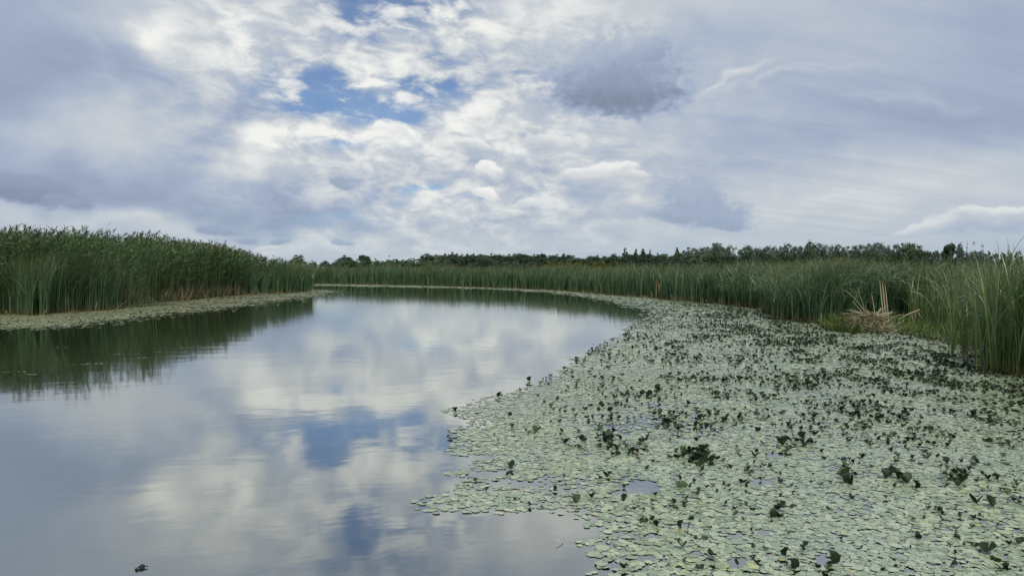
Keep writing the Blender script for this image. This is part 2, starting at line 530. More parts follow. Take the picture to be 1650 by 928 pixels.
def water_mat():
    m = new_mat('pond_water')
    p = geo_pos()
    # gentle ripples: calm glassy areas between breaths of wind
    wind = sstep(0.42, 0.66, noise(p, 0.10, 3, 0.5))
    s = mapping(p, (0, 0, 0), 0.25, (1.6, 1.0, 1.0))
    r1 = noise(s, 1.3, 3, 0.5, 0.3)
    r2 = noise(s, 7.0, 3, 0.55, 0.4)
    r3 = noise(s, 24.0, 2, 0.5)
    hgt = r1 * 0.0030 + r2 * (0.00030 + wind * 0.0008) + r3 * (0.00004 + wind * 0.00018)
    n = TREE.nodes.new('ShaderNodeBump')
    n.inputs['Strength'].default_value = 1.0; n.inputs['Distance'].default_value = 1.0
    put(n.inputs['Height'], hgt)
    base = mixc((0.010, 0.013, 0.008, 1), (0.016, 0.019, 0.011, 1), noise(p, 0.4, 3))
    body = principled(base, 0.05, ior=1.33, spec=0.0, normal=V(n.outputs[0]))
    # surface reflection, rising towards grazing angles
    lw = TREE.nodes.new('ShaderNodeLayerWeight'); lw.inputs['Blend'].default_value = 0.5
    f = op('POWER', V(lw.outputs['Facing']), 2.5) * 0.68 + 0.28
    g = TREE.nodes.new('ShaderNodeBsdfGlossy'); g.inputs['Color'].default_value = (0.96, 0.975, 0.93, 1)
    g.inputs['Roughness'].default_value = 0.05; put(g.inputs['Normal'], V(n.outputs[0]))
    mx = TREE.nodes.new('ShaderNodeMixShader'); put(mx.inputs[0], f)
    TREE.links.new(body.s, mx.inputs[1]); TREE.links.new(g.outputs[0], mx.inputs[2])
    finish(V(mx.outputs[0]))
    return m


def ground_mat():
    m = new_mat('marsh_ground')
    p = geo_pos()
    c = mixc((0.020, 0.018, 0.010, 1), (0.050, 0.055, 0.020, 1), noise(p, 1.5, 6, 0.6))
    far = noise(p, 0.03, 4, 0.5)
    c = mixc(c, (0.060, 0.080, 0.028, 1), sstep(0.4, 0.7, far))
    finish(principled(c, 0.85, normal=bump(noise(p, 6, 5, 0.6), 0.5, 0.05)))
    return m


def bark_mat():
    m = new_mat('bark')
    c = mixc((0.045, 0.038, 0.03, 1), (0.12, 0.105, 0.085, 1), noise(geo_pos(), 4, 5, 0.6))
    finish(principled(c, 0.85)); return m


def crown_mat(name, dark, mid, light):
    m = new_mat(name)
    c = ramp(attr('rnd'), [(0.0, dark), (0.55, mid), (1.0, light)])
    n = TREE.nodes.new('ShaderNodeObjectInfo')
    k = V(n.outputs['Random'])
    c = mixc(c, (*light, 1), k * 0.35)
    finish(principled(c, 0.6, spec=0.3, transl=0.25)); return m


M_WATER = water_mat(); M_GROUND = ground_mat(); M_BARK = bark_mat()
M_OAK = crown_mat('dark_tree_leaves', (0.026, 0.052, 0.032), (0.044, 0.082, 0.046), (0.078, 0.120, 0.062))
M_MID = crown_mat('mid_green_leaves', (0.064, 0.112, 0.060), (0.095, 0.150, 0.078), (0.140, 0.190, 0.100))
M_ASPEN = crown_mat('grey_green_leaves', (0.080, 0.122, 0.092), (0.118, 0.166, 0.124), (0.165, 0.210, 0.155))
M_YELLOW = crown_mat('yellow_green_leaves', (0.075, 0.100, 0.015), (0.125, 0.150, 0.020), (0.18, 0.20, 0.03))
M_PALEB = crown_mat('pale_bush_leaves', (0.06, 0.09, 0.05), (0.085, 0.12, 0.065), (0.12, 0.155, 0.085))

# ------------------------------------------------------------------ lines of the shore, surveyed from the photograph
RIGHT = [at(*p) for p in [(455, 457.2), (520, 457.8), (600, 459), (700, 461), (800, 464), (880, 467), (950, 472), (1040, 480), (1120, 487), (1200, 494), (1238, 499),
                          (1250, 514), (1300, 520), (1345, 522), (1400, 519), (1450, 517), (1500, 524), (1545, 532), (1590, 546), (1604, 590), (1650, 604), (1720, 640), (1850, 700), (2300, 820)]]
LEFT = [at(*p) for p in [(-420, 545), (-250, 527), (-100, 512), (0, 507), (60, 508), (120, 504), (180, 499), (203, 492), (260, 487), (330, 481), (385, 476), (400, 475), (440, 473), (493, 470)]]
LEFT_END = [at(498, 466), at(490, 459)]
far_r = [np.array([60.0, 8.0]), np.array([60, 130.0]), np.array([-30, 130.0])]
land_right = RIGHT + far_r
land_left = LEFT + LEFT_END + [np.array([-60.0, 110.0]), np.array([-90.0, 20.0])]


def build_ground():
    xs = np.unique(np.concatenate([np.linspace(-3000, -150, 14), np.linspace(-150, -45, 30), np.linspace(-45, 40, 120), np.linspace(40, 150, 30), np.linspace(150, 3000, 14)]))
    ys = np.unique(np.concatenate([np.linspace(-3000, -40, 14), np.linspace(-40, 5, 14), np.linspace(5, 125, 150), np.linspace(125, 400, 40), np.linspace(400, 4000, 14)]))
    X, Y = np.meshgrid(xs, ys)
    ins = inside(land_right, X, Y) | inside(land_left, X, Y) | (Y > 128) | (X < -88) | (X > 59)
    d = np.minimum(seg_dist(RIGHT, X, Y), seg_dist(LEFT + LEFT_END, X, Y))
    d = np.where(ins, d, -d)
    Z = np.interp(d, [-6, -1, 0.8, 2.5, 8], [-0.9, -0.35, -0.06, 0.10, 0.22]) + 0.05 * (fbm(X * 0.4, Y * 0.4, 3) - 0.5)
    Z += np.clip((np.hypot(X, Y) - 150) / 300, 0, 1) * 0.6 * (fbm(X * 0.01, Y * 0.01, 5))
    n, m = X.shape
    i = np.arange(n - 1)[:, None] * m + np.arange(m - 1)[None]
    q = np.stack([i, i + 1, i + m + 1, i + m], -1).reshape(-1, 4)
    o = link('ground', np_mesh('ground', np.stack([X, Y, Z], -1).reshape(-1, 3), [q], M_GROUND, True))
    tag(o, kind='structure')
    b = 140.0
    w = link('water', np_mesh('water', [(-b, -b, 0), (b, -b, 0), (b, b, 0), (-b, b, 0)], [np.array([[0, 1, 2, 3]])], M_WATER))
    tag(w, kind='structure')


build_ground()


# ------------------------------------------------------------------ beds of cattail and reed
def along(line, n, depth, jitter=0.25):
    """n points scattered behind a shore line; depth(u) metres back. returns xy and distance behind the line"""
    P = np.asarray(line); seg = np.diff(P, axis=0); L = np.hypot(*seg.T); cum = np.concatenate([[0], np.cumsum(L)])
    s = RNG.random(n) * cum[-1]
    k = np.clip(np.searchsorted(cum, s) - 1, 0, len(L) - 1)
    t = (s - cum[k]) / L[k]
    p = P[k] + seg[k] * t[:, None]
    nr = np.stack([-seg[k][:, 1], seg[k][:, 0]], 1) / L[k][:, None]     # to the left of the walking direction
    return p, nr, depth


def bed_points(line, side, n, depth):
    p, nr, _ = along(line, n, None)
    wob = (fbm(p[:, 0] * 0.7, p[:, 1] * 0.7, 11) - 0.5) * 2.4 * np.clip(dist(p) / 60, 0.35, 1)
    q = p + nr * side * (depth + wob)[:, None]
    return q


WIND = 0.0     # blades lie over to the right


def cattails(bag, xy, height, n_blades, wide, nseg=4, bendy=1.0):
    N = len(xy)
    idx = np.repeat(np.arange(N), n_blades); M = len(idx)
    h = height[idx] * RNG.uniform(0.72, 1.06, M)
    base = np.zeros((M, 3)); base[:, :2] = xy[idx] + RNG.normal(0, 0.05, (M, 2)); base[:, 2] = -0.03
    az = RNG.normal(WIND, 1.1, M)
    back = RNG.random(M) < 0.25
    az = np.where(back, RNG.uniform(-pi, pi, M), az)
    lean = np.abs(RNG.normal(0.05, 0.05, M))
    bend = np.abs(RNG.normal(0.32, 0.34, M)) * bendy + (RNG.random(M) < 0.16) * RNG.uniform(0.6, 1.5, M) * bendy
    add_ribbons(bag, np.clip((RNG.beta(3, 3, N)[idx] * 0.45 + RNG.beta(1.6, 2.2, M) * 0.52) + (RNG.random(M) < 0.035) * 0.5, 0, 1), base, h * (1 + 0.12 * bend), wide[idx] * RNG.uniform(0.8, 1.25, M), az, lean, bend, RNG.uniform(-1.2, 1.2, M),
                nseg=nseg, power=2.2, taper=3.5, wbase=0.8)


def reeds(bag, plumes, xy, height, wide, nl=12, lean_k=1.0):
    """common reed: a stem with long leaves that the wind combs to one side, and a plume"""
    N = len(xy)
    base = np.zeros((N, 3)); base[:, :2] = xy; base[:, 2] = -0.05
    az = RNG.normal(-0.15, 0.7, N)
    lean = np.abs(RNG.normal(0.05, 0.05, N)) * lean_k; bend = np.abs(RNG.normal(0.28, 0.14, N)) * lean_k
    S = 8
    r = RNG.beta(2, 2.5, N) * 0.85
    c = add_ribbons(bag, r * 0.8 + 0.1, base, height, wide * 0.45, az, lean, bend, RNG.uniform(-1, 1, N), nseg=S, power=1.6, taper=6, wbase=1.0)
    idx = np.repeat(np.arange(N), nl); M = len(idx)
    t = RNG.beta(1.7, 1.0, M) * 0.72 + 0.27
    k = np.clip((t * S).astype(int), 0, S - 1); fr = (t * S - k)[:, None]
    p = c[idx, k] * (1 - fr) + c[idx, k + 1] * fr
    ll = RNG.uniform(0.32, 0.62, M) * (1.1 - 0.35 * t)
    laz = np.where(RNG.random(M) < 0.72, RNG.normal(-0.1, 0.75, M), RNG.uniform(-pi, pi, M))
    add_ribbons(bag, np.clip(r[idx] * 0.5 + RNG.beta(2, 2.5, M) * 0.5, 0, 1), p, ll, wide[idx] * RNG.uniform(0.8, 1.3, M), laz, RNG.uniform(0.35, 0.95, M), RNG.uniform(0.5, 1.5, M), RNG.normal(0, 0.5, M), nseg=3, power=1.1, taper=1.8, wbase=0.6)
    if plumes is not None:
        w = np.nonzero(RNG.random(N) < 0.45)[0]
        idx = np.repeat(w, 5); M = len(idx)
        p = c[idx, S] - np.array([0, 0, 0.04])
        add_ribbons(plumes, RNG.random(M), p, RNG.uniform(0.15, 0.28, M), wide[idx] * 0.8, az[idx] + RNG.normal(0, 0.9, M), RNG.uniform(0.1, 0.5, M), RNG.uniform(0.3, 1.0, M), RNG.uniform(-1, 1, M), nseg=2, power=1.0, taper=2, wbase=0.7)


def dist(xy): return np.hypot(xy[:, 0], xy[:, 1])


def right_bed():
    far = RIGHT[:9]; near = RIGHT[8:20]; out = RIGHT[19:]
    bag = Bag()
    for line, n, dens_pow, depth, nb, seg in [(far, 5200, 1.9, 8.0, 6, 3), (near, 5200, 1.7, 9.0, 8, 5), (out, 700, 1.5, 6.0, 6, 4)]:
        dep = RNG.random(n) ** dens_pow * depth
        xy = bed_points(line, +1, n, dep)
        d = dist(xy)
        ok = inside(land_right, xy[:, 0], xy[:, 1]) | (dep < 0.8)
        ok &= ~((np.abs(xy[:, 0] - HEAP[0]) < 1.25) & (np.abs(xy[:, 1] - HEAP[1]) < 1.5))
        xy, d, dep = xy[ok], d[ok], dep[ok]
        clump = fbm(xy[:, 0] * 0.9, xy[:, 1] * 0.9, 21)
        keep = RNG.random(len(xy)) < np.clip(0.25 + 1.6 * (clump - 0.2), 0.3, 1)
        xy, d, dep = xy[keep], d[keep], dep[keep]
        h = 2.45 + 0.40 * (fbm(xy[:, 0] * 0.35, xy[:, 1] * 0.35, 31) - 0.5) * 2 + RNG.normal(0, 0.13, len(xy)) - 1.0 * (dep < 0.7) * RNG.random(len(xy)) ** 1.4 + 0.12 * np.clip(dep / 6, 0, 1)
        cattails(bag, xy, h, nb, np.clip(d * 0.00075, 0.018, 0.055), seg, 2.0 if line is near else 0.9)
    o = link('cattail_bed', bag.mesh('cattail_bed', M_CAT))
    tag(o, 'long green cattail bed lining the far shore and the right bank', 'cattails', kind='stuff')


HEAP = at(1395, 534)


def left_bed():
    bag, pl = Bag(), Bag()
    # cattails in front (out of frame to the notch), and again towards the far end
    for line, n, depth, h0 in [(LEFT[:8], 2600, 2.6, 2.75), (LEFT[10:] + LEFT_END, 1500, 4.0, 2.65)]:
        dep = RNG.random(n) ** 1.4 * depth
        xy = bed_points(line, +1, n, dep)
        clump = fbm(xy[:, 0] * 1.1, xy[:, 1] * 1.1, 23)
        keep = RNG.random(n) < np.clip(0.2 + 1.9 * (clump - 0.2), 0.2, 1)
        xy = xy[keep]
        h = h0 + RNG.normal(0, 0.22, len(xy)) - 1.1 * RNG.random(len(xy)) ** 1.4 * (dep[keep] < 0.7)
        cattails(bag, xy, h, 8, np.clip(dist(xy) * 0.00075, 0.018, 0.055), 4, 0.8)
    o = link('cattail_bed', bag.mesh('cattail_bed', M_CAT))
    tag(o, 'upright blue-green cattails in front of the tall reeds on the left bank', 'cattails', kind='stuff')
    bag = Bag()
    n = 2600
    xy = bed_points(LEFT[6:12], +1, n, RNG.uniform(1.6, 9.5, n))
    reeds(bag, None, xy, RNG.uniform(1.4, 2.6, n), np.clip(dist(xy) * 0.0009, 0.028, 0.06), 8)
    n = 6000
    dep = RNG.random(n) ** 1.25 * 9.0
    xy = bed_points(LEFT, +1, n, dep)
    u = (xy[:, 0] / xy[:, 1]) * FPX + 825
    front = np.where(u < 205, 2.0, np.where(u < 395, 0.15, 1.5))
    ok = (dep > front) & (RNG.random(n) < np.interp(u, [380, 470], [1.0, 0.45]))
    xy, u = xy[ok], u[ok]
    h = np.interp(u, [-300, 0, 120, 210, 300, 350, 400, 450, 495], [4.0, 4.05, 4.05, 4.05, 4.0, 3.85, 3.3, 2.95, 2.65])
    h = h * (1 + 0.10 * (fbm(xy[:, 0] * 0.5, xy[:, 1] * 0.5, 41) - 0.5) * 2) + RNG.normal(0, 0.16, len(xy))
    reeds(bag, pl, xy, h, np.clip(dist(xy) * 0.0009, 0.028, 0.06), 13)
    o = link('common_reed_bed', bag.mesh('common_reed_bed', M_REED))
    tag(o, 'tall leafy reed bed bending to the right on the left bank', 'reeds', kind='stuff')
    link('plumes', pl.mesh('reed_plumes', M_PLUME), o)
    o['label'] = 'tall leafy reed bed bending to the right on the left bank'
    # dead brown culms under the overhanging reeds
    bag = Bag()
    n = 1500
    xy = bed_points(LEFT[7:11], +1, n, RNG.random(n) * 1.3 - 0.1)
    clump = fbm(xy[:, 0] * 0.9, xy[:, 1] * 0.9, 52)
    xy = xy[RNG.random(n) < np.clip((clump - 0.30) * 3.2, 0.05, 1)]; n = len(xy)
    base = np.concatenate([xy, np.full((n, 1), -0.02)], 1)
    add_ribbons(bag, RNG.beta(1.6, 2.4, n), base, RNG.uniform(0.5, 1.3, n), RNG.uniform(0.03, 0.055, n), RNG.normal(-0.2, 0.8, n), np.abs(RNG.normal(0.32, 0.22, n)), RNG.uniform(0, 0.6, n), RNG.uniform(-1, 1, n), nseg=3)
    o = link('dead_reed_stems', bag.mesh('dead_reed_stems', M_DEAD))
    tag(o, 'brown dead reed stems leaning at the waterline under the tall reeds', 'dead reeds', kind='stuff')


right_bed()
left_bed()


# single cattail plants: the ones that show largest, at the right edge of the picture
def cattail_variants(n, seed, nb, h, bendy):
    out = []
    for k in range(n):
        b = Bag()
        cattails(b, np.zeros((1, 2)), np.array([h]), nb, np.array([0.020]), 7, bendy)
        out.append(b.mesh('cattail', M_CAT_NEAR, True))
    return out


def single_cattails():
    tall = cattail_variants(16, 1, 6, 2.55, 1.9)
    short = cattail_variants(6, 2, 3, 1.5, 1.0)
    def put_one(me, xy, s, label, group):
        o = link('cattail', me, loc=(xy[0], xy[1], 0.0)); o.rotation_euler = (0, 0, RNG.normal(0, 0.5)); o.scale = (s, s, s * RNG.uniform(0.92, 1.08))
        tag(o, label, 'cattail plant', group)
    for k in range(125):
        p = at(RNG.uniform(1592, 1690), RNG.uniform(586, 606)); p += RNG.normal(0, 0.12, 2)
        put_one(tall[k % 16], p, RNG.uniform(0.85, 1.1), 'tall dark green cattail in the dense clump at the nearest right bank', 'cattails of the nearest clump')
    for k in range(26):
        u = RNG.choice([1538, 1556, 1570]) + RNG.normal(0, 5)
        p = at(u, RNG.uniform(556, 580))
        put_one(short[k % 6] if k % 5 else tall[k % 16], p, RNG.uniform(0.6, 0.95), 'thin cattail standing in the open lily mat before the yellow grass', 'thin cattails in the lily mat')
    for k in range(80):
        u = RNG.uniform(1462, 1604)
        p = at(u, np.interp(u, [1462, 1545, 1604], [526, 541, 562]) + RNG.uniform(-8, 5))
        put_one(tall[k % 16], p, RNG.uniform(0.58, 0.86), 'half-high cattail leaning over the yellow-green grass of the right bank', 'half-high cattails over the grass')
    for k in range(60):
        u = RNG.uniform(1448, 1600) if k < 50 else RNG.uniform(1440, 1530)
        p = at(u, np.interp(u, [1440, 1500, 1545, 1600], [515, 522, 530, 545]) + RNG.uniform(-5, 3))
        put_one(tall[k % 16], p, RNG.uniform(0.85, 1.12), 'arching cattail at the edge of the bank behind the yellow-green grass', 'arching cattails behind the grass')


single_cattails()


# ------------------------------------------------------------------ the heap of dead reed and the grass on the right bank
def heap():
    root = empty('dead_reed_heap', (HEAP[0], HEAP[1], 0)); root.scale = (0.9, 0.9, 1.0)
    tag(root, 'tan heap of broken dead reeds at the foot of the right bank', 'reed heap')
    px = HEAP[1] / FPX
    def loc(u, v, dy=0.0): return np.array([(u - 1395) * px, dy, (534 - v) * px])
    b = Bag()
    n = 820
    a = RNG.uniform(0, 2 * pi, n); rr = np.sqrt(RNG.random(n))
    x, y = rr * np.cos(a) * 0.95, rr * np.sin(a) * 0.7
    z = 0.60 * np.clip(1 - rr ** 2, 0, 1) + 0.02
    add_ribbons(b, RNG.beta(1.8, 1.6, n), np.stack([x * 0.9, y, z], 1), RNG.uniform(0.25, 0.7, n), RNG.uniform(0.012, 0.024, n), np.arctan2(y, x) + RNG.normal(0, 1.1, n), RNG.uniform(1.0, 1.75, n), RNG.uniform(0.2, 0.8, n), RNG.uniform(-1, 1, n), nseg=3)
    # a matted body under the stalks
    g = np.linspace(0, 2 * pi, 25)[:-1]
    rings = []
    for q in np.linspace(1, 0.05, 8):
        rings.append(np.stack([np.cos(g) * 0.95 * q * (1 + 0.12 * np.sin(3 * g)), np.sin(g) * 0.7 * q, np.full(24, 0.56 * (1 - q ** 2)) - 0.02 + 0.03 * np.sin(5 * g + 9 * q)], -1))
    v = np.concatenate(rings); i = np.arange(7)[:, None] * 24; j = np.arange(24)[None]; k = (j + 1) % 24
    b.add(v, [np.stack([i + j, i + k, i + k + 24, i + j + 24], -1).reshape(-1, 4)], 0.0, 0.5)
    tag(link('matted_litter', b.mesh('matted_litter', M_DEAD), root), kind='stuff')
    def stalk(p0, p1, r0, sag=0.0, mat=M_PALE, r1=None, name='dead_stalk'):
        bb = Bag(); t = np.linspace(0, 1, 6)[:, None]
        pts = np.asarray(p0) * (1 - t) + np.asarray(p1) * t + np.array([[0, 0, 1]]) * (sag * 4 * t * (1 - t))
        r0 = r0 * 0.7; tube(bb, pts, np.linspace(r0, r1 * 0.7 if r1 else r0 * 0.45, 6), RNG.random(), 5)
        return link(name, bb.mesh(name, mat), root)
    stalk(loc(1396, 508, -.1), loc(1346, 466, -.5), 0.020, 0.10)
    stalk(loc(1394, 507, -.1), loc(1374, 463, -.3), 0.018)
    stalk(loc(1388, 506, -.2), loc(1363, 484, -.4), 0.020)
    stalk(loc(1382, 510, -.3), loc(1377, 500, -.4), 0.02)
    stalk(loc(1407, 512, -.3), loc(1404, 475, -.1), 0.015)
    stalk(loc(1394, 506, -.1), loc(1394, 491, -.1), 0.02)
    stalk(loc(1408, 502, -.4), loc(1424, 491, -.5), 0.030)
    stalk(loc(1403, 508, -.5), loc(1411, 495, -.5), 0.035)
    stalk(loc(1404, 508, -.5), loc(1432, 502, -.5), 0.025, 0.02)
    stalk(loc(1398, 535, -.75), loc(1450, 505, -.6), 0.022, 0.16)
    stalk(loc(1420, 538, -.75), loc(1452, 525, -.7), 0.020, 0.06)
    for u0, v0, u1, v1, dy in [(1388, 527, 1402, 512, -.7), (1372, 530, 1398, 522, -.72), (1352, 532, 1380, 516, -.6), (1360, 530, 1376, 512, -.5), (1410, 530, 1418, 512, -.7), (1400, 532, 1406, 514, -.75)]:
        stalk(loc(u0, v0, dy), loc(u1, v1, dy + .2), 0.018, 0.03)
    for q in range(26):
        u0, v0 = RNG.uniform(1362, 1432), RNG.uniform(506, 530)
        aa = RNG.normal(0.5, 0.5); L = RNG.uniform(10, 26)
        dy = -0.75 * (v0 - 500) / 34
        stalk(loc(u0, v0, dy), loc(u0 + L * math.cos(aa), v0 - L * math.sin(aa) * 0.6, dy - 0.1 * RNG.random()), RNG.uniform(0.010, 0.017), 0.02, M_DEAD)
    # the split pale stem that stands over the heap
    r2 = empty('split_dead_stem', (HEAP[0] + 33 * px, HEAP[1] + 0.15, 0))
    tag(r2, 'pale split dead stem standing upright just behind the reed heap', 'dead stem')
    for (u0, u1, v1, w, m) in [(1430, 1422, 449, 0.014, M_PALE), (1434, 1427, 452, 0.024, M_DEAD), (1438, 1431, 456, 0.012, M_PALE)]:
        bb = Bag()
        add_ribbons(bb, 0.8 if m is M_DEAD else 0.5, np.array([[(u0 - 1428) * px, 0.0, 0.0]]), np.array([(534 - v1) * px]), w * 2, math.pi, 0.10, 0.02, 1.57, nseg=6, taper=8, wbase=0.9)
        v = bb.v[0]; bb2 = Bag()
        v2 = np.concatenate([v, v + np.array([0, 0.02, 0])])
        n = len(v); f = bb.f[0]
        e = np.array([[i, i + 2, i + 2 + n, i + n] for i in range(0, n - 2, 2)] + [[i + 1, i + 1 + n, i + 3 + n, i + 3] for i in range(0, n - 2, 2)])
        bb2.add(v2, [f, f[:, ::-1] + n, e], bb.r[0][0], np.concatenate([bb.t[0], bb.t[0]]))
        link('split_slat', bb2.mesh('split_slat', m), r2)
    # bent-over dead reed to the right of the heap
    p0 = at(1450, 531)
    r3 = empty('bent_dead_reed', (p0[0], p0[1], 0))
    tag(r3, 'bent dead reed with hanging tan leaves right of the reed heap', 'dead reed')
    q = p0[1] / FPX
    L3 = lambda u, v, dy=0: np.array([(u - 1450) * q, dy, (531 - v) * q])
    bb = Bag(); tube(bb, [L3(1446, 530), L3(1449, 514), L3(1462, 506, -.1), L3(1478, 498, -.2)], [0.02, 0.02, 0.022, 0.012], 0.6, 5); link('stem', bb.mesh('stem', M_PALE), r3)
    for u, v, u1, v1 in [(1467, 504, 1466, 524), (1470, 503, 1474, 526), (1474, 501, 1481, 514), (1472, 502, 1469, 515), (1476, 500, 1484, 508), (1466, 505, 1459, 519)]:
        bb = Bag(); a0, a1 = L3(u, v, -.1), L3(u1, v1, -.2); t = np.linspace(0, 1, 5)[:, None]
        tube(bb, a0 * (1 - t) + a1 * t + np.array([[0.03, 0, 0.02]]) * np.sin(t * pi), [0.010, 0.018, 0.018, 0.012, 0.004], RNG.random(), 4); link('leaf', bb.mesh('hanging_leaf', M_DEAD), r3)


heap()


def bank_grass():
    b = Bag()
    n = 5200
    u = RNG.uniform(1340, 1660, n)
    lo = np.interp(u, [1340, 1370, 1440, 1480, 1530, 1580, 1620, 1660], [527, 531, 538, 545, 556, 562, 575, 590])
    hi = np.interp(u, [1340, 1370, 1440, 1480, 1530, 1600, 1660], [516, 514, 512, 516, 524, 535, 545])
    v = lo + (hi - lo) * RNG.random(n)
    xy = np.array([at(a, c) for a, c in zip(u, v)])
    ok = ~((np.hypot((xy[:, 0] - HEAP[0]) / 1.0, (xy[:, 1] - HEAP[1]) / 0.8) < 1.0))
    ok &= RNG.random(n) < np.clip(fbm(xy[:, 0] * 1.2, xy[:, 1] * 1.2, 61) * 2.2 - 0.3, 0.1, 1)
    xy, u, v = xy[ok], u[ok], v[ok]; n = len(xy)
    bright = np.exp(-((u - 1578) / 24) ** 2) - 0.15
    base = np.concatenate([xy, np.full((n, 1), -0.02)], 1)
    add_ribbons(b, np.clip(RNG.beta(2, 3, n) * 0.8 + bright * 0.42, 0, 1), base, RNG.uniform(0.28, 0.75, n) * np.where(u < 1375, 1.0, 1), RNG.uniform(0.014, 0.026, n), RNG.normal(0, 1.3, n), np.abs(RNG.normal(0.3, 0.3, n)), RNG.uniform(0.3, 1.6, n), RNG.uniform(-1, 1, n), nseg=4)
    m = 700
    a = RNG.uniform(0, 2 * pi, m); rr = RNG.uniform(0.85, 1.35, m)
    hx = HEAP[0] + np.cos(a) * rr * 0.95; hy = HEAP[1] + np.sin(a) * rr * 0.75
    k = (hx < HEAP[0] - 0.35) | (hy > HEAP[1] + 0.2) | (RNG.random(m) < 0.08)
    hx, hy = hx[k], hy[k]; m = len(hx)
    add_ribbons(b, RNG.beta(1.6, 3, m) * 0.75, np.stack([hx, hy, np.full(m, -0.02)], 1), RNG.uniform(0.3, 0.85, m), RNG.uniform(0.014, 0.026, m), RNG.normal(pi, 1.2, m), np.abs(RNG.normal(0.35, 0.3, m)), RNG.uniform(0.3, 1.4, m), RNG.uniform(-1, 1, m), nseg=4)
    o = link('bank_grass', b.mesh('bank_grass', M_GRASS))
    tag(o, 'low yellow-green grass along the foot of the right bank', 'grass', kind='stuff')
    # low mud and moss shelf the grass grows on
    b = Bag()
    n = 420
    u = RNG.uniform(1440, 1600, n)
    v = np.interp(u, [1440, 1480, 1530, 1600], [535, 541, 552, 560]) - RNG.random(n) * 14
    xy = np.array([at(a, c) for a, c in zip(u, v)])
    base = np.concatenate([xy, RNG.uniform(0.0, 0.08, (n, 1))], 1)
    add_ribbons(b, RNG.random(n), base, RNG.uniform(0.4, 0.9, n), RNG.uniform(0.02, 0.035, n), RNG.uniform(-pi, pi, n), RNG.uniform(1.2, 1.6, n), RNG.uniform(-0.1, 0.3, n), RNG.uniform(-0.4, 0.4, n), nseg=3)
    # broken stems beside the nearest clump
    n = 46
    u = RNG.uniform(1612, 1660, n); v = RNG.uniform(588, 604, n)
    xy = np.array([at(a, c) for a, c in zip(u, v)])
    add_ribbons(b, RNG.random(n), np.concatenate([xy, np.zeros((n, 1))], 1), RNG.uniform(0.4, 0.9, n), 0.018, RNG.choice([0.2, pi - 0.2], n) + RNG.normal(0, 0.4, n), RNG.uniform(0.4, 1.2, n), RNG.uniform(0, 0.5, n), RNG.uniform(-0.5, 0.5, n), nseg=3)
    # litter along the waterline of both banks
    for line, n in [(RIGHT[5:21], 1500), (LEFT, 1300)]:
        xy = bed_points(line, +1, n, RNG.normal(0.05, 0.28, n))
        keep = RNG.random(n) < np.clip((fbm(xy[:, 0] * 0.8, xy[:, 1] * 0.8, 66) - 0.25) * 2.4, 0.05, 1)
        xy = xy[keep]; n = len(xy); w = np.clip(dist(xy) * 0.0006, 0.012, 0.035)
        flat = RNG.random(n) < 0.65
        add_ribbons(b, RNG.beta(1.4, 2.2, n), np.concatenate([xy, RNG.uniform(0.01, 0.05, (n, 1))], 1), RNG.uniform(0.25, 0.9, n), w, RNG.uniform(-pi, pi, n), np.where(flat, RNG.uniform(1.35, 1.56, n), np.abs(RNG.normal(0.3, 0.3, n))), np.where(flat, 0.0, RNG.uniform(0, 1.4, n)), RNG.uniform(-0.5, 0.5, n), nseg=3)
    o = link('fallen_reeds', b.mesh('fallen_reeds', M_DEAD))
    tag(o, 'straw-coloured dead reeds fallen along the foot of the banks', 'dead reeds', kind='stuff')


bank_grass()


# ------------------------------------------------------------------ lily pads
MAT_EDGE = [(430, 460.0), (520, 460.8), (600, 462.2), (700, 464), (800, 466.8), (880, 471.5), (940, 479), (990, 489), (1030, 499), (1044, 506.5), (1036, 513), (1012, 528), (1005, 537),
            (975, 553), (932, 575), (905, 592), (893, 604), (855, 622), (800, 640), (762, 655), (690, 665), (758, 678), (742, 690), (708, 700), (728, 712), (700, 735), (757, 742), (735, 756),
            (722, 770), (745, 782), (700, 796), (671, 815), (676, 829), (740, 833), (830, 834), (895, 826), (945, 840), (968, 866), (906, 881), (912, 888), (952, 893), (962, 928), (975, 960), (1000, 1100), (1060, 1480)]
WEED_EDGE = [(-420, 580), (-200, 555), (0, 534), (60, 534), (100, 531), (160, 527), (240, 516), (330, 505), (400, 498), (450, 490), (500, 484), (545, 475), (572, 470), (540, 466.5), (500, 464.5)]
mat_edge = [at(*p) for p in MAT_EDGE]
mat_poly = mat_edge + [np.array([14.0, 2.2])] + [np.asarray(p) + np.array([1.2, 1.2]) for p in RIGHT[::-1]]
weed_edge = [at(*p) for p in WEED_EDGE]
weed_poly = weed_edge + [np.asarray(p) + np.array([-1.0, 1.5]) for p in LEFT[::-1]]
HOLES = [(1035, 787, 40, 14), (1230, 780, 24, 6), (1190, 868, 16, 7), (1240, 862, 14, 6), (1195, 908, 22, 10), (1055, 868, 14, 6), (1260, 735, 20, 5), (1000, 800, 22, 6), (790, 765, 40, 6), (770, 738, 26, 4), (1045, 905, 16, 6),
         (1110, 850, 10, 5), (1330, 905, 20, 7), (1120, 895, 12, 6)]


def jittered(x0, x1, y0, y1, s):
    nx, ny = int((x1 - x0) / s), int((y1 - y0) / (s * 0.866))
    X, Y = np.meshgrid(np.arange(nx), np.arange(ny))
    X = x0 + (X + 0.5 * (Y % 2)) * s + RNG.normal(0, s * 0.17, X.shape); Y = y0 + Y * s * 0.866 + RNG.normal(0, s * 0.17, Y.shape)
    return X.ravel(), Y.ravel()


def disc(n, notch=0.0):
    a = np.linspace(notch, 2 * pi - notch, n) if notch else np.arange(n) / n * 2 * pi
    return np.stack([np.cos(a), np.sin(a)], 1)


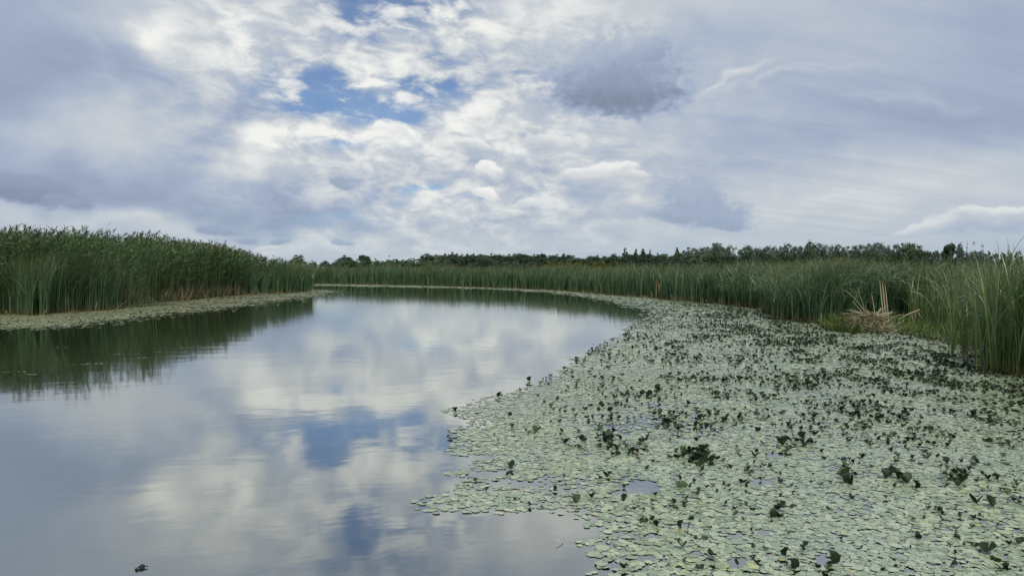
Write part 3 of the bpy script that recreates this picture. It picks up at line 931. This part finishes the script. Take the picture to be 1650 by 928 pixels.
def pads(bag, xy, rad, nside, tilt, z, rr, cup=0.10, notch=0.0):
    """round floating leaves: a slightly dished fan about a centre"""
    N = len(xy)
    if N == 0: return
    p = disc(nside, notch)
    rot = RNG.uniform(0, 2 * pi, N); c, s = np.cos(rot), np.sin(rot)
    wob = 1 + RNG.normal(0, 0.05, (N, nside))
    lx = (p[None, :, 0] * c[:, None] - p[None, :, 1] * s[:, None]) * wob * rad[:, None]
    ly = (p[None, :, 0] * s[:, None] + p[None, :, 1] * c[:, None]) * wob * rad[:, None]
    tx, ty = RNG.normal(0, tilt, N), RNG.normal(0, tilt, N)
    lz = lx * tx[:, None] + ly * ty[:, None] + rad[:, None] * (cup + RNG.normal(0, 0.04, (N, nside)))
    hub = nside >= 6 or notch
    v = np.stack([lx + xy[:, 0:1], ly + xy[:, 1:2], lz + z[:, None]], -1)
    v[..., 2] = np.maximum(v[..., 2], 0.0025)
    if hub:
        cen = np.concatenate([xy, np.maximum(z, 0.003)[:, None]], 1)[:, None]
        v = np.concatenate([v, cen], 1); m = nside + 1
        j = np.arange(nside - (1 if notch else 0)); f = np.stack([j, (j + 1) % nside, np.full(len(j), nside)], 1)
    else:
        m = nside; f = np.arange(nside)[None]
    F = (f[None] + (np.arange(N) * m)[:, None, None]).reshape(-1, f.shape[1])
    tv = np.ones(m) if hub else np.full(m, 0.5)
    if hub: tv[-1] = 0.0
    bag.add(v.reshape(-1, 3), [F], np.repeat(rr, m), np.tile(tv, N))


def on_screen(xy):
    u = xy[:, 0] / xy[:, 1] * FPX + 825; v = HZ + CAM_H * FPX / xy[:, 1]
    return (u > 0) & (u < 1650) & (v < 925), u, v


def lily_mat():
    bag = Bag(); singles = []
    for (d0, d1, s, ns, notch) in [(2.2, 9.0, 0.049, 9, 0.0), (9.0, 16.0, 0.055, 6, 0), (16, 30, 0.083, 5, 0), (30, 60, 0.15, 4, 0), (60, 106, 0.26, 4, 0)]:
        x1 = 14.5 if d0 < 60 else 14
        x0 = -1.2 if d1 < 60 else -36
        X, Y = jittered(x0, x1, d0, d1, s)
        # ragged edge: look the point up a little to one side
        e = 0.10 + 0.012 * Y
        wx = (fbm(X * 2.2, Y * 1.5, 71) - 0.5) * 2.6 * e + (vnoise(X * 9, Y * 6, 75) - 0.5) * 0.25; wy = (fbm(X * 1.5, Y * 0.9, 72) - 0.5) * 3.2 * e
        ok = inside(mat_poly, X + wx, Y + wy)
        X, Y = X[ok], Y[ok]
        v = HZ + CAM_H * FPX / Y; u = X / Y * FPX + 825
        dens = 0.80 + 0.19 * np.clip((fbm(X * 5, Y * 4, 88) - 0.3) * 3, 0, 1)
        edge = seg_dist(mat_edge, X, Y)
        dens *= np.interp(edge / (0.30 + 0.03 * Y), [0, 1.0], [0.40, 1.0])
        # thinner rafts along the outer part, and small leads of open water
        th = fbm(X * 1.1, Y * 0.8, 81)
        lead = np.clip((0.36 - th) * 9, 0, 1) * np.interp(u - 700, [0, 700], [1.0, 0.35]) * np.interp(v, [600, 680], [0.35, 1])
        dens *= 1 - 0.95 * lead
        for hu, hv, hw, hh in HOLES:
            r = np.hypot((u - hu) / hw, (v - hv) / hh) + (fbm(X * 4, Y * 3, 85) - 0.5) * 0.9
            dens *= np.clip((r - 0.8) * 5, 0.02, 1)
        keep = RNG.random(len(X)) < dens
        X, Y = X[keep], Y[keep]
        xy = np.stack([X, Y], 1); N = len(X)
        rad = s * 0.61 * RNG.lognormal(0, 0.27, N)
        z = 0.002 + RNG.random(N) * 0.004
        rr = RNG.beta(1.3, 1.3, N) * 0.9 + (RNG.random(N) < 0.012) * 0.12
        rr = np.where(RNG.random(N) < 0.012, RNG.uniform(0.93, 1.0, N), rr)
        if d1 <= 9.0:
            vis, uu, vv = on_screen(xy)
            order = np.argsort(np.where(vis, Y, 1e9))[:300]
            m = np.ones(N, bool); m[order] = False
            singles = (xy[order], rad[order], z[order], rr[order])
            xy, rad, z, rr = xy[m], rad[m], z[m], rr[m]
        pads(bag, xy, rad, ns, 0.022 if d0 < 16 else 0.03, z, rr, cup=0.01, notch=notch)
    o = link('lily_pad_mat', bag.mesh('lily_pad_mat', M_PAD))
    tag(o, 'broad mat of pale green lily pads covering the water on the right', 'lily pads', kind='stuff')
    # the nearest pads one by one
    var = []
    for lo, hi in [(0.05, 0.3), (0.3, 0.5), (0.5, 0.7), (0.7, 0.9), (0.93, 0.97), (0.97, 1.0)]:
        for q in range(4):
            b = Bag(); pads(b, np.zeros((1, 2)), np.array([1.0]), 14, 0.0, np.array([0.05]), np.array([RNG.uniform(lo, hi)]), cup=0.03, notch=0.13)
            me = b.mesh('lily_pad', M_PAD, True); var.append((lo, me))
    for (x, y), r, z, c in zip(*singles):
        pool = [m for lo, m in var if (lo <= c and c < lo + 0.25)] or [var[5][1]]
        o = link('lily_pad', pool[RNG.integers(len(pool))], loc=(x, y, z)); o.scale = (r, r, r)
        o.rotation_euler = (RNG.normal(0, 0.04), RNG.normal(0, 0.04), RNG.uniform(0, 2 * pi))
        if c >= 0.93: tag(o, 'yellowing lily pad floating among the nearest pale green pads', 'lily pad', 'nearest floating lily pads')
        else: tag(o, 'small pale green lily pad floating in the nearest part of the mat', 'lily pad', 'nearest floating lily pads')


lily_mat()


def weed_mat():
    bag = Bag()
    for (d0, d1, s, ns) in [(18, 36, 0.13, 5), (36, 55, 0.16, 4), (55, 84, 0.20, 4)]:
        X, Y = jittered(-40, -8, d0, d1, s)
        e = 0.10 + 0.010 * Y
        wx = (fbm(X * 0.5, Y * 1.5, 91) - 0.5) * 7.0 * e; wy = (fbm(X * 0.25, Y * 1.4, 92) - 0.5) * 3.2 * e
        ok = inside(weed_poly, X + wx, Y + wy); X, Y = X[ok], Y[ok]
        u = X / Y * FPX + 825
        edge = seg_dist(weed_edge, X, Y)
        thin = fbm(X * 0.25, Y * 1.3, 95)
        dens = np.clip(1.25 - np.interp(u, [150, 330, 560], [0.25, 0.75, 0.85]) * np.clip((thin - 0.38) * 5, 0, 1), 0.05, 0.97)
        dens *= np.interp(edge, [0, 1.2, 2.6], [0.06, 0.32, 1.0])
        k = RNG.random(len(X)) < dens
        X, Y, u = X[k], Y[k], u[k]; N = len(X)
        pads(bag, np.stack([X, Y], 1), s * 0.62 * RNG.lognormal(0, 0.15, N), ns, 0.015, 0.003 + RNG.random(N) * 0.004, RNG.random(N), cup=0.01)
    # stray rafts on the open water
    for (u, v, w) in [(30, 600, 26), (45, 604, 14), (125, 588, 22), (155, 586.5, 30), (200, 571, 24), (310, 571.5, 18), (285, 561, 20), (260, 568, 12), (100, 560, 16), (640, 470, 18), (905, 489, 18), (860, 492, 10), (955, 500, 14), (880, 500, 8), (330, 563, 10), (230, 577, 8)]:
        p = at(u, v); L = w * p[1] / FPX; n = max(8, int(L / 0.05))
        xy = p + np.stack([RNG.uniform(-L, L, n), RNG.normal(0, 0.03, n)], 1)
        pads(bag, xy, np.full(n, 0.026) * RNG.lognormal(0, 0.3, n), 5, 0.04, np.full(n, 0.005), RNG.random(n), cup=0.03)
    o = link('duckweed_mat', bag.mesh('duckweed_mat', M_WEED))
    tag(o, 'pale green duckweed and small pads along the left bank', 'duckweed', kind='stuff')
    # small specks of leaf on the left mat
    bag = Bag()
    n = 420
    k = RNG.integers(2, 8, n); t = RNG.random(n)[:, None]
    W = np.array(weed_edge); Lf = np.array(LEFT)
    a = np.array([at(x, y) for x, y in zip(RNG.uniform(-40, 330, n), RNG.uniform(500, 530, n))])
    ok = inside(weed_poly, a[:, 0], a[:, 1]); a = a[ok]; n = len(a)
    pads(bag, a, RNG.uniform(0.02, 0.04, n), 5, 0.6, np.full(n, 0.02), RNG.random(n) * 0.8, cup=0.2)
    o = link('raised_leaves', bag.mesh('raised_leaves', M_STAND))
    tag(o, 'dark specks of raised leaves on the duckweed by the left bank', 'water plants', kind='stuff')


weed_mat()


# ------------------------------------------------------------------ leaves that stand up out of the mat
def standing_leaf(bag, p, r, yaw, pitch, h, rr, fold):
    """one folded round leaf on a short stalk, as a small mesh"""
    n = 9
    a = np.linspace(0.10, 2 * pi - 0.10, n)
    el = RNG.uniform(0.45, 0.95)
    lx, ly = np.cos(a) * r * el * (1 + RNG.normal(0, 0.08, n)), np.sin(a) * r * (1 + RNG.normal(0, 0.08, n))
    lz = np.abs(ly) * fold + (lx ** 2 / r) * RNG.uniform(-0.45, 0.25) + RNG.normal(0, 0.07, n) * r
    pts = np.concatenate([np.stack([lx, ly, lz], 1), [[0, 0, 0]]])
    cp, sp = math.cos(pitch), math.sin(pitch)
    R = np.array([[cp, 0, -sp], [0, 1, 0], [sp, 0, cp]])
    pts = pts @ R.T
    cy, sy = math.cos(yaw), math.sin(yaw)
    pts = pts @ np.array([[cy, -sy, 0], [sy, cy, 0], [0, 0, 1]]).T
    lift = max(h, -pts[:, 2].min() + 0.01)
    pts[:, 2] += lift
    bag.add(pts + np.array([p[0], p[1], 0]), [np.array([[i, i + 1, n] for i in range(n - 1)])], rr, 0.5)
    sb = np.array([[p[0] + RNG.normal(0, r * 0.3), p[1] + RNG.normal(0, r * 0.3), -0.02], [p[0], p[1], lift]])
    w = np.array([0.004, 0, 0])
    bag.add(np.array([sb[0] - w, sb[0] + w, sb[1] + w, sb[1] - w]), [np.array([[0, 1, 2, 3]])], rr, 0.5)


def standing_leaves():
    # where they stand: thick on the right and in the middle distance, thin near the open water
    n = 110000
    u = RNG.uniform(720, 2000, n); v = HZ + CAM_H * FPX / RNG.uniform(4.2, 48, n)
    v = np.where(RNG.random(n) < 0.30, RNG.uniform(560, 1000, n), v)
    xy = np.array([at(a, b) for a, b in zip(u, v)])
    X, Y = xy[:, 0], xy[:, 1]
    ok = inside(mat_poly, X, Y) & (X < 14)
    xy, u, v, X, Y = xy[ok], u[ok], v[ok], X[ok], Y[ok]
    patch = fbm(X * 1.6, Y * 1.1, 101); big = fbm(X * 0.35, Y * 0.3, 103)
    side = np.interp(u - np.interp(v, [505, 600, 700, 928], [1010, 900, 830, 1000]), [0, 60, 200, 420], [0.06, 0.22, 0.75, 1.0])
    # leaves per square metre
    want = 64 * np.clip((patch - 0.34) * 3.4, 0.10, 1.2) * np.clip(0.4 + (big - 0.3) * 2.0, 0.3, 1.4) * side * np.interp(Y, [4, 6, 8, 10, 14, 30, 48], [0.55, 0.8, 1.1, 1.3, 1.6, 1.5, 0.8])
    # density of the trial points, from their spacing on the ground
    cell = 0.8
    key = np.floor(X / cell).astype(int) * 10007 + np.floor(Y / cell).astype(int)
    _, inv, cnt = np.unique(key, return_inverse=True, return_counts=True)
    have = cnt[inv] / cell ** 2
    k = RNG.random(len(X)) < np.clip(want / have, 0, 1)
    xy, u, v = xy[k], u[k], v[k]
    # clusters one can see in the photograph
    extra, code = [], []
    for cu, cv, su, sv, m in [(1126, 738, 18, 8, 26), (1138, 742, 8, 5, 12), (985, 715, 26, 9, 16), (1115, 680, 40, 10, 22), (1022, 722, 24, 9, 12), (1540, 778, 14, 5, 8), (1440, 765, 12, 6, 5), (1258, 835, 6, 5, 4), (1255, 715, 20, 6, 9), (1370, 770, 12, 8, 5), (1290, 720, 14, 6, 6), (985, 655, 10, 8, 6), (1040, 640, 16, 8, 8)]:
        for q in range(m): extra.append(at(cu + RNG.normal(0, su), cv + RNG.normal(0, sv))); code.append(1 if 1120 <= cu <= 1140 and cv > 730 else 2 if cu in (985, 1022) and cv > 700 else 0)
    lone = [at(*p) for p in [(1138, 745), (820, 757), (980, 771), (925, 812), (1010, 811), (1100, 855), (1102, 888), (1272, 900), (1280, 922), (1345, 915), (1485, 873), (1100, 788), (1063, 853), (1200, 780), (1308, 716), (1365, 770), (1460, 780), (1598, 818), (1600, 895), (1612, 910), (1545, 920), (1255, 832), (866, 700), (805, 640), (855, 615), (1150, 905), (1480, 790), (1580, 815), (1645, 880)]]
    E = np.array(extra + lone)
    big_r = np.concatenate([np.zeros(len(xy)), np.full(len(E), 1.0)])
    big_r[-len(lone):] = 1.15
    code = np.concatenate([np.zeros(len(xy), int), code, np.full(len(lone), 3)])
    xy = np.concatenate([xy, E]); N = len(xy)
    d = dist(xy)
    r = np.where(big_r > 0, big_r * RNG.uniform(0.045, 0.078, N), RNG.uniform(0.018, 0.048, N)) * np.interp(d, [5, 9, 15, 40], [0.70, 0.84, 1.0, 1.25])
    vis, _, _ = on_screen(xy)
    score = np.where(vis, r / d, -1)
    order = np.argsort(-score)
    mass = Bag()
    var = []
    for q in range(80):
        b = Bag(); standing_leaf(b, (0, 0), 1.0, 0.0, RNG.uniform(-0.1, 1.25), RNG.uniform(0.15, 1.0), (q + 0.5) / 80 * 0.95, RNG.uniform(0.15, 1.3)); var.append(b.mesh('standing_leaf', M_STAND))
    for i in order[:300]:
        q = int(np.clip(RNG.beta(1.3, 2.3), 0, 0.999) * 80)
        o = link('standing_leaf', var[q], loc=(xy[i, 0], xy[i, 1], 0)); o.scale = (r[i],) * 3; o.rotation_euler = (0, 0, RNG.uniform(0, 2 * pi))
        lab = {1: ('dark leaf in the thickest leafy clump standing in the middle of the mat', 'leaves of the thickest clump'),
               2: ('dark leaf in the loose cluster to the left of the thickest clump', 'leaves of the loose cluster'),
               3: ('single dark folded leaf standing apart on the flat pads', 'leaves standing apart'),
               0: ('small dark green folded leaf in the scatter over the lily mat', 'leaves scattered over the lily mat')}[int(code[i])]
        if q >= 70 and code[i] == 0: lab = ('bright green folded leaf standing up out of the lily mat', 'bright leaves standing up out of the mat')
        tag(o, lab[0], 'water leaf', lab[1])
    for i in order[300:]:
        standing_leaf(mass, xy[i], r[i], RNG.uniform(0, 2 * pi), RNG.uniform(-0.2, 1.2), RNG.uniform(0.1, 0.9) * r[i], RNG.beta(1.3, 2.3) * 0.95, RNG.uniform(0.1, 1.3))
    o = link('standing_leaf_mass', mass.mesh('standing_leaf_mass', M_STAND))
    tag(o, 'countless small dark leaves standing over the far lily mat', 'water plants', kind='stuff')
    print('standing leaves', N)


standing_leaves()


def floating_bits():
    m = new_mat('wet_dead_leaf'); finish(principled((0.012, 0.012, 0.014), 0.3))
    p = at(218, 921)
    b = Bag()
    a = np.linspace(0, 2 * pi, 17)[:-1]
    s = p[1] / FPX * 7.5
    rim = np.stack([np.cos(a) * s * (1 + 0.12 * np.cos(a)), np.sin(a) * s * 0.85, 0.012 + 0.008 * np.sin(2 * a) + 0.006 * np.cos(a)], 1)
    mid = rim * np.array([0.5, 0.5, 1]) + np.array([0, 0, 0.004])
    v = np.concatenate([rim * np.array([1, 1, 0]) + np.array([0, 0, 0.002]), rim, mid, [[0, 0, 0.02]]])
    j = np.arange(16); k = (j + 1) % 16
    b.add(v, [np.stack([j, k, k + 16, j + 16], 1), np.stack([j + 16, k + 16, k + 32, j + 32], 1), np.stack([j + 32, k + 32, np.full(16, 48)], 1)], 0.5, 0.5)
    o = link('dead_leaf', b.mesh('dead_leaf', m, True), loc=(p[0], p[1], 0)); o.rotation_euler = (0, 0, 0.5)
    tag(o, 'small dark dead leaf floating alone on the open water', 'dead leaf')
    b = Bag(); tube(b, [(s * 0.9, 0, 0.012), (s * 1.35, 0, 0.014), (s * 1.7, -s * 0.1, 0.008)], [0.006, 0.005, 0.003], 0.5, 5)
    link('stalk', b.mesh('stalk', m), o)
    p = at(908, 880)
    b = Bag(); q = p[1] / FPX
    tube(b, [(0, 0, 0.0), (-6 * q, 0, 0.02), (-12 * q, 0.0, 0.035)], [0.004, 0.004, 0.003], 0.9, 5)
    o = link('dead_stick', b.mesh('dead_stick', M_PALE), loc=(p[0], p[1], 0.003)); tag(o, 'short pale stick jutting from the tip of the lily mat', 'stick')


floating_bits()


# ------------------------------------------------------------------ trees beyond the marsh
def crown_mesh(name, mat, shape, n_clump, n_leaf, leaf, seed):
    """leaf sprays gathered in clumps inside a crown 8 m wide and 10 m high"""
    R = np.random.default_rng(seed)
    cs, rs = [], []
    tries = 0
    while len(cs) < n_clump and tries < 20000:
        tries += 1
        p = R.uniform([-4, -4, 0], [4, 4, 10])
        z = p[2] / 10; r = math.hypot(p[0], p[1]) / 4
        a = math.atan2(p[1], p[0])
        lob = 1 + 0.15 * math.sin(3 * a + seed) + 0.10 * math.sin(5 * a + 2 * seed)
        if shape == 'round': lim = math.sqrt(max(0, 1 - ((z - 0.52) / 0.48) ** 2)) * lob
        elif shape == 'column': lim = 0.95 * math.sin(pi * min(1, max(0, (z - 0.04) / 0.96)) ** 0.8) ** 0.7
        elif shape == 'oval': lim = math.sqrt(max(0, 1 - ((z - 0.50) / 0.50) ** 2)) * lob * (0.85 if z > 0.7 else 1)
        else: lim = math.sqrt(max(0, 1 - max(0, z - 0.15) ** 2 / 0.72)) * lob
        if r < lim * 0.86 and (r > lim * 0.35 or R.random() < 0.4):
            cs.append(p); rs.append(R.uniform(0.5, 1.0))
    cs, rs = np.array(cs), np.array(rs)
    idx = R.integers(0, len(cs), n_leaf)
    dv = R.normal(0, 1, (n_leaf, 3)); dv /= np.linalg.norm(dv, axis=1)[:, None]
    pos = cs[idx] + dv * (rs[idx] * (R.random(n_leaf) ** 0.5 * 1.15 + (R.random(n_leaf) < 0.2) * R.random(n_leaf) * 0.5))[:, None] * np.array([1, 1, 0.75])
    a = R.normal(0, 1, (n_leaf, 3)); a /= np.linalg.norm(a, axis=1)[:, None]
    bb = np.cross(a, R.normal(0, 1, (n_leaf, 3))); bb /= np.linalg.norm(bb, axis=1)[:, None]
    s = (leaf * R.uniform(0.6, 1.3, n_leaf))[:, None]
    v = np.stack([pos - a * s, pos + bb * s * 0.55, pos + a * s, pos - bb * s * 0.55], 1)
    q = np.arange(n_leaf * 4).reshape(-1, 4)
    cr = R.random(len(cs))
    rnd = np.clip(cr[idx] * 0.65 + R.random(n_leaf) * 0.35, 0, 1)
    return np_mesh(name, v.reshape(-1, 3), [q], mat, False, rnd=np.repeat(rnd, 4), along=np.full(n_leaf * 4, 0.5)), cs


def trunk_mesh(cs, seed, top):
    R = np.random.default_rng(seed)
    b = Bag()
    tube(b, [(0, 0, -0.3), (0.05, 0, 1.5), (-0.05, 0.1, 4), (0.1, 0, top)], [0.30, 0.24, 0.16, 0.05], 0.5, 6)
    for c in cs[R.permutation(len(cs))[:9]]:
        z0 = min(c[2] * 0.55 + 0.6, top * 0.8)
        tube(b, [(0, 0, z0), (c[0] * 0.45, c[1] * 0.45, z0 + (c[2] - z0) * 0.6), tuple(c)], [0.11, 0.07, 0.03], 0.5, 5)
    return b.mesh('trunk', M_BARK)


KINDS = {}
for nm, mat, shape, ncl, nlf, leaf, nvar in [('oak', M_OAK, 'round', 150, 6500, 0.30, 3), ('mid', M_MID, 'oval', 130, 5600, 0.30, 3), ('aspen', M_ASPEN, 'oval', 100, 4400, 0.28, 4), ('airy', M_ASPEN, 'oval', 30, 1300, 0.28, 2),
                                             ('poplar', M_OAK, 'column', 70, 4000, 0.30, 2), ('bush', M_MID, 'bush', 110, 4200, 0.32, 3), ('darkbush', M_OAK, 'bush', 110, 4200, 0.32, 3), ('yellow', M_YELLOW, 'bush', 40, 1100, 0.36, 2), ('pale', M_PALEB, 'bush', 40, 1100, 0.38, 2)]:
    KINDS[nm] = []
    for q in range(nvar):
        sd = len(nm) * 100 + q * 17 + ord(nm[0])
        cm, cs = crown_mesh('crown', mat, shape, ncl, nlf, leaf, sd)
        KINDS[nm].append((trunk_mesh(cs, sd + 1, 8.0 if nm not in ('bush', 'yellow', 'pale', 'darkbush') else 5.0), cm))
TREE_NAME = dict(oak='broadleaf_tree', mid='broadleaf_tree', aspen='aspen_tree', airy='aspen_tree', poplar='poplar_tree', bush='bush', darkbush='bush', yellow='willow_bush', pale='bush')


def tree(kind, u, top, w, d, label, group=None):
    d = d * RNG.uniform(0.98, 1.02)
    H = CAM_H + (HZ - top) * d / FPX - 0.3
    W = w * d / FPX
    t, c = KINDS[kind][RNG.integers(len(KINDS[kind]))]
    root = empty(TREE_NAME[kind], ((u - 825) / FPX * d, d, 0.3))
    root.rotation_euler = (0, 0, RNG.uniform(0, 2 * pi)); root.scale = (W / 8 * 1.0, W / 8 * 1.0, H / 10)
    link('trunk', t, root); link('crown', c, root)
    tag(root, label, 'bush' if 'bush' in TREE_NAME[kind] else 'tree', group)


def treeline():
    # one by one, from the left
    for a in [
        ('bush', 480, 411, 34, 300, 'rounded mid-green bush just beyond the far end of the left reed bed'),
        ('bush', 503, 420, 22, 300, 'low green bush beside the rounded bush beyond the left reed bed'),
        ('darkbush', 524, 420, 26, 310, 'low flat-topped bush left of the first dark tree of the far shore'),
        ('oak', 557, 412, 32, 340, 'first dark tree from the left above the far reeds, ragged on top'),
        ('oak', 587, 411, 26, 340, 'round dark tree with a small ragged neighbour left of it'),
        ('airy', 628, 412, 12, 380, 'small pale tree peeping over the low bushes'),
        ('oak', 687, 409, 26, 350, 'round dark tree on a bare trunk at the left end of the wood'),
        ('oak', 730, 407, 22, 350, 'tallest dark round tree at the left part of the dark wood'),
        ('mid', 926, 411, 30, 330, 'olive tree where the dark wood ends before the gap'),
        ('poplar', 1007, 399, 13, 270, 'leftmost of the slim dark poplars, the tallest one'),
        ('poplar', 1024, 401, 14, 270, 'second slim dark poplar from the left, leaning and split on top'),
        ('poplar', 1036, 400, 12, 270, 'third slim dark poplar from the left'),
        ('poplar', 1047, 402, 9, 275, 'fourth slim dark poplar from the left, the thinnest'),
        ('poplar', 1091, 398, 10, 260, 'lone slim poplar at the left edge of the tall grove'),
        ('mid', 1155, 391, 48, 210, 'broad rounded crown, the biggest at the left of the tall grove'),
        ('oak', 1305, 389, 17, 200, 'narrow dark tree standing out in the middle of the tall grove'),
        ('mid', 1464, 387, 40, 195, 'tall broad tree that ends the tall grove on the right'),
        ('oak', 1529, 392, 24, 190, 'rounded dark tree standing alone right of the tall grove'),
        ('aspen', 1546, 391, 16, 190, 'narrow open tree touching the lone rounded dark tree'),
        ('airy', 1570, 390, 17, 185, 'thin airy tree with sky showing through, right of the mast'),
        ('airy', 1584, 395, 20, 186, 'lower airy tree at the right end of the treeline'),
    ]: tree(*a)
    rnd = RNG.uniform
    # the low bushes and trees of the far shore
    for u in np.arange(538, 722, 9.5):
        tree('bush' if rnd(0, 1) < 0.7 else 'darkbush', u + rnd(-3, 3), rnd(416, 421), rnd(20, 30), rnd(300, 330), 'mid-green bush in the low row above the far reeds', 'low bushes above the far reeds')
    # dark continuous wood
    for u in np.arange(704, 922, 8.5):
        tree('oak' if rnd(0, 1) < 0.8 else 'mid', u + rnd(-3, 3), rnd(408.0, 411.5), rnd(22, 30), rnd(345, 375), 'dark tree in the unbroken wood behind the far reeds', 'trees of the dark wood')
    for u in np.arange(712, 935, 13):
        tree('darkbush', u + rnd(-4, 4), rnd(413, 417), rnd(22, 34), rnd(325, 345), 'dark shrub at the foot of the unbroken wood', 'shrubs under the dark wood')
    for u, t, w in [(705, 417, 26), (722, 416, 22), (800, 419, 22), (815, 421, 20), (828, 418, 24), (845, 423, 18), (760, 421, 22), (855, 420, 20)]:
        tree('pale', u, t + 1, w, rnd(275, 300), 'pale green shrub in front of the dark wood', 'pale shrubs before the dark wood')
    # yellow willows
    for u in np.arange(880, 995, 8.0):
        tree('yellow', u + rnd(-3, 3), rnd(419.5, 423), rnd(13, 22), rnd(215, 240), 'yellow-green willow bush just over the far reeds', 'yellow willow bushes')
    # between the gap and the grove
    for u in np.arange(938, 1100, 8.5):
        tree('oak' if rnd(0, 1) < 0.55 else 'mid', u + rnd(-3, 3), np.interp(u, [938, 955, 1000, 1060, 1100], [416, 412, 409, 409, 407]) + rnd(-1, 1.5), rnd(20, 28), rnd(275, 300), 'green tree in the low wood around the slim poplars', 'trees of the low wood')
    for u in np.arange(945, 1110, 14):
        tree('darkbush', u + rnd(-4, 4), rnd(412, 415), rnd(24, 32), rnd(255, 268), 'dark shrub in front of the slim poplars', 'shrubs before the poplars')
    # the tall open grove
    u = 1104.0
    while u < 1484:
        k = rnd(0, 1)
        kind = 'aspen' if k < 0.66 else ('mid' if k < 0.85 else 'airy')
        top = np.interp(u, [1104, 1120, 1150, 1210, 1300, 1480], [400, 396, 394, 396, 393, 391]) + rnd(-2.0, 4.0)
        tree(kind, u, top, rnd(20, 30), rnd(195, 218), 'grey-green tree in the tall open grove on the right', 'trees of the tall grove')
        u += rnd(8, 13)
    for u in np.arange(1098, 1500, 14):
        tree('darkbush' if rnd(0, 1) < 0.75 else 'bush', u + rnd(-5, 5), rnd(404, 410), rnd(24, 36), rnd(186, 195), 'dark shrub under the tall open grove', 'shrubs under the tall grove')
    for u in np.arange(1488, 1522, 9):
        tree('darkbush', u + rnd(-2, 2), rnd(401, 404), rnd(14, 20), rnd(186, 192), 'low dark bush between the grove and the lone dark tree', 'bushes right of the grove')
    for u in np.arange(1556, 1650, 12):
        tree('darkbush', u + rnd(-2, 2), rnd(404, 407), rnd(14, 22), rnd(186, 192), 'low dark bush showing over the reeds at the right edge', 'bushes at the right edge')


treeline()


def mast():
    m = new_mat('mast_steel'); finish(principled((0.22, 0.23, 0.25), 0.5))
    d = 900.0; s = d / FPX
    root = empty('distant_mast', ((1557.5 - 825) * s, d, 0))
    tag(root, 'thin distant mast between the lone dark tree and the airy tree', 'mast')
    top = CAM_H + (HZ - 386) * s; mid = CAM_H + (HZ - 394) * s
    b = Bag(); tube(b, [(0, 0, -0.5), (0, 0, mid * 0.6), (0, 0, mid)], [0.75, 0.55, 0.42], 0.5, 8); link('shaft', b.mesh('shaft', m), root)
    b = Bag(); tube(b, [(0, 0, mid), (0, 0, (mid + top) / 2), (0, 0, top)], [0.28, 0.2, 0.1], 0.5, 6); link('spire', b.mesh('spire', m), root)
    b = Bag(); tube(b, [(0, 0, mid * 0.86), (0, 0, mid * 0.86 + 1.2)], [0.95, 0.95], 0.5, 10); link('platform', b.mesh('platform', m), root)


mast()
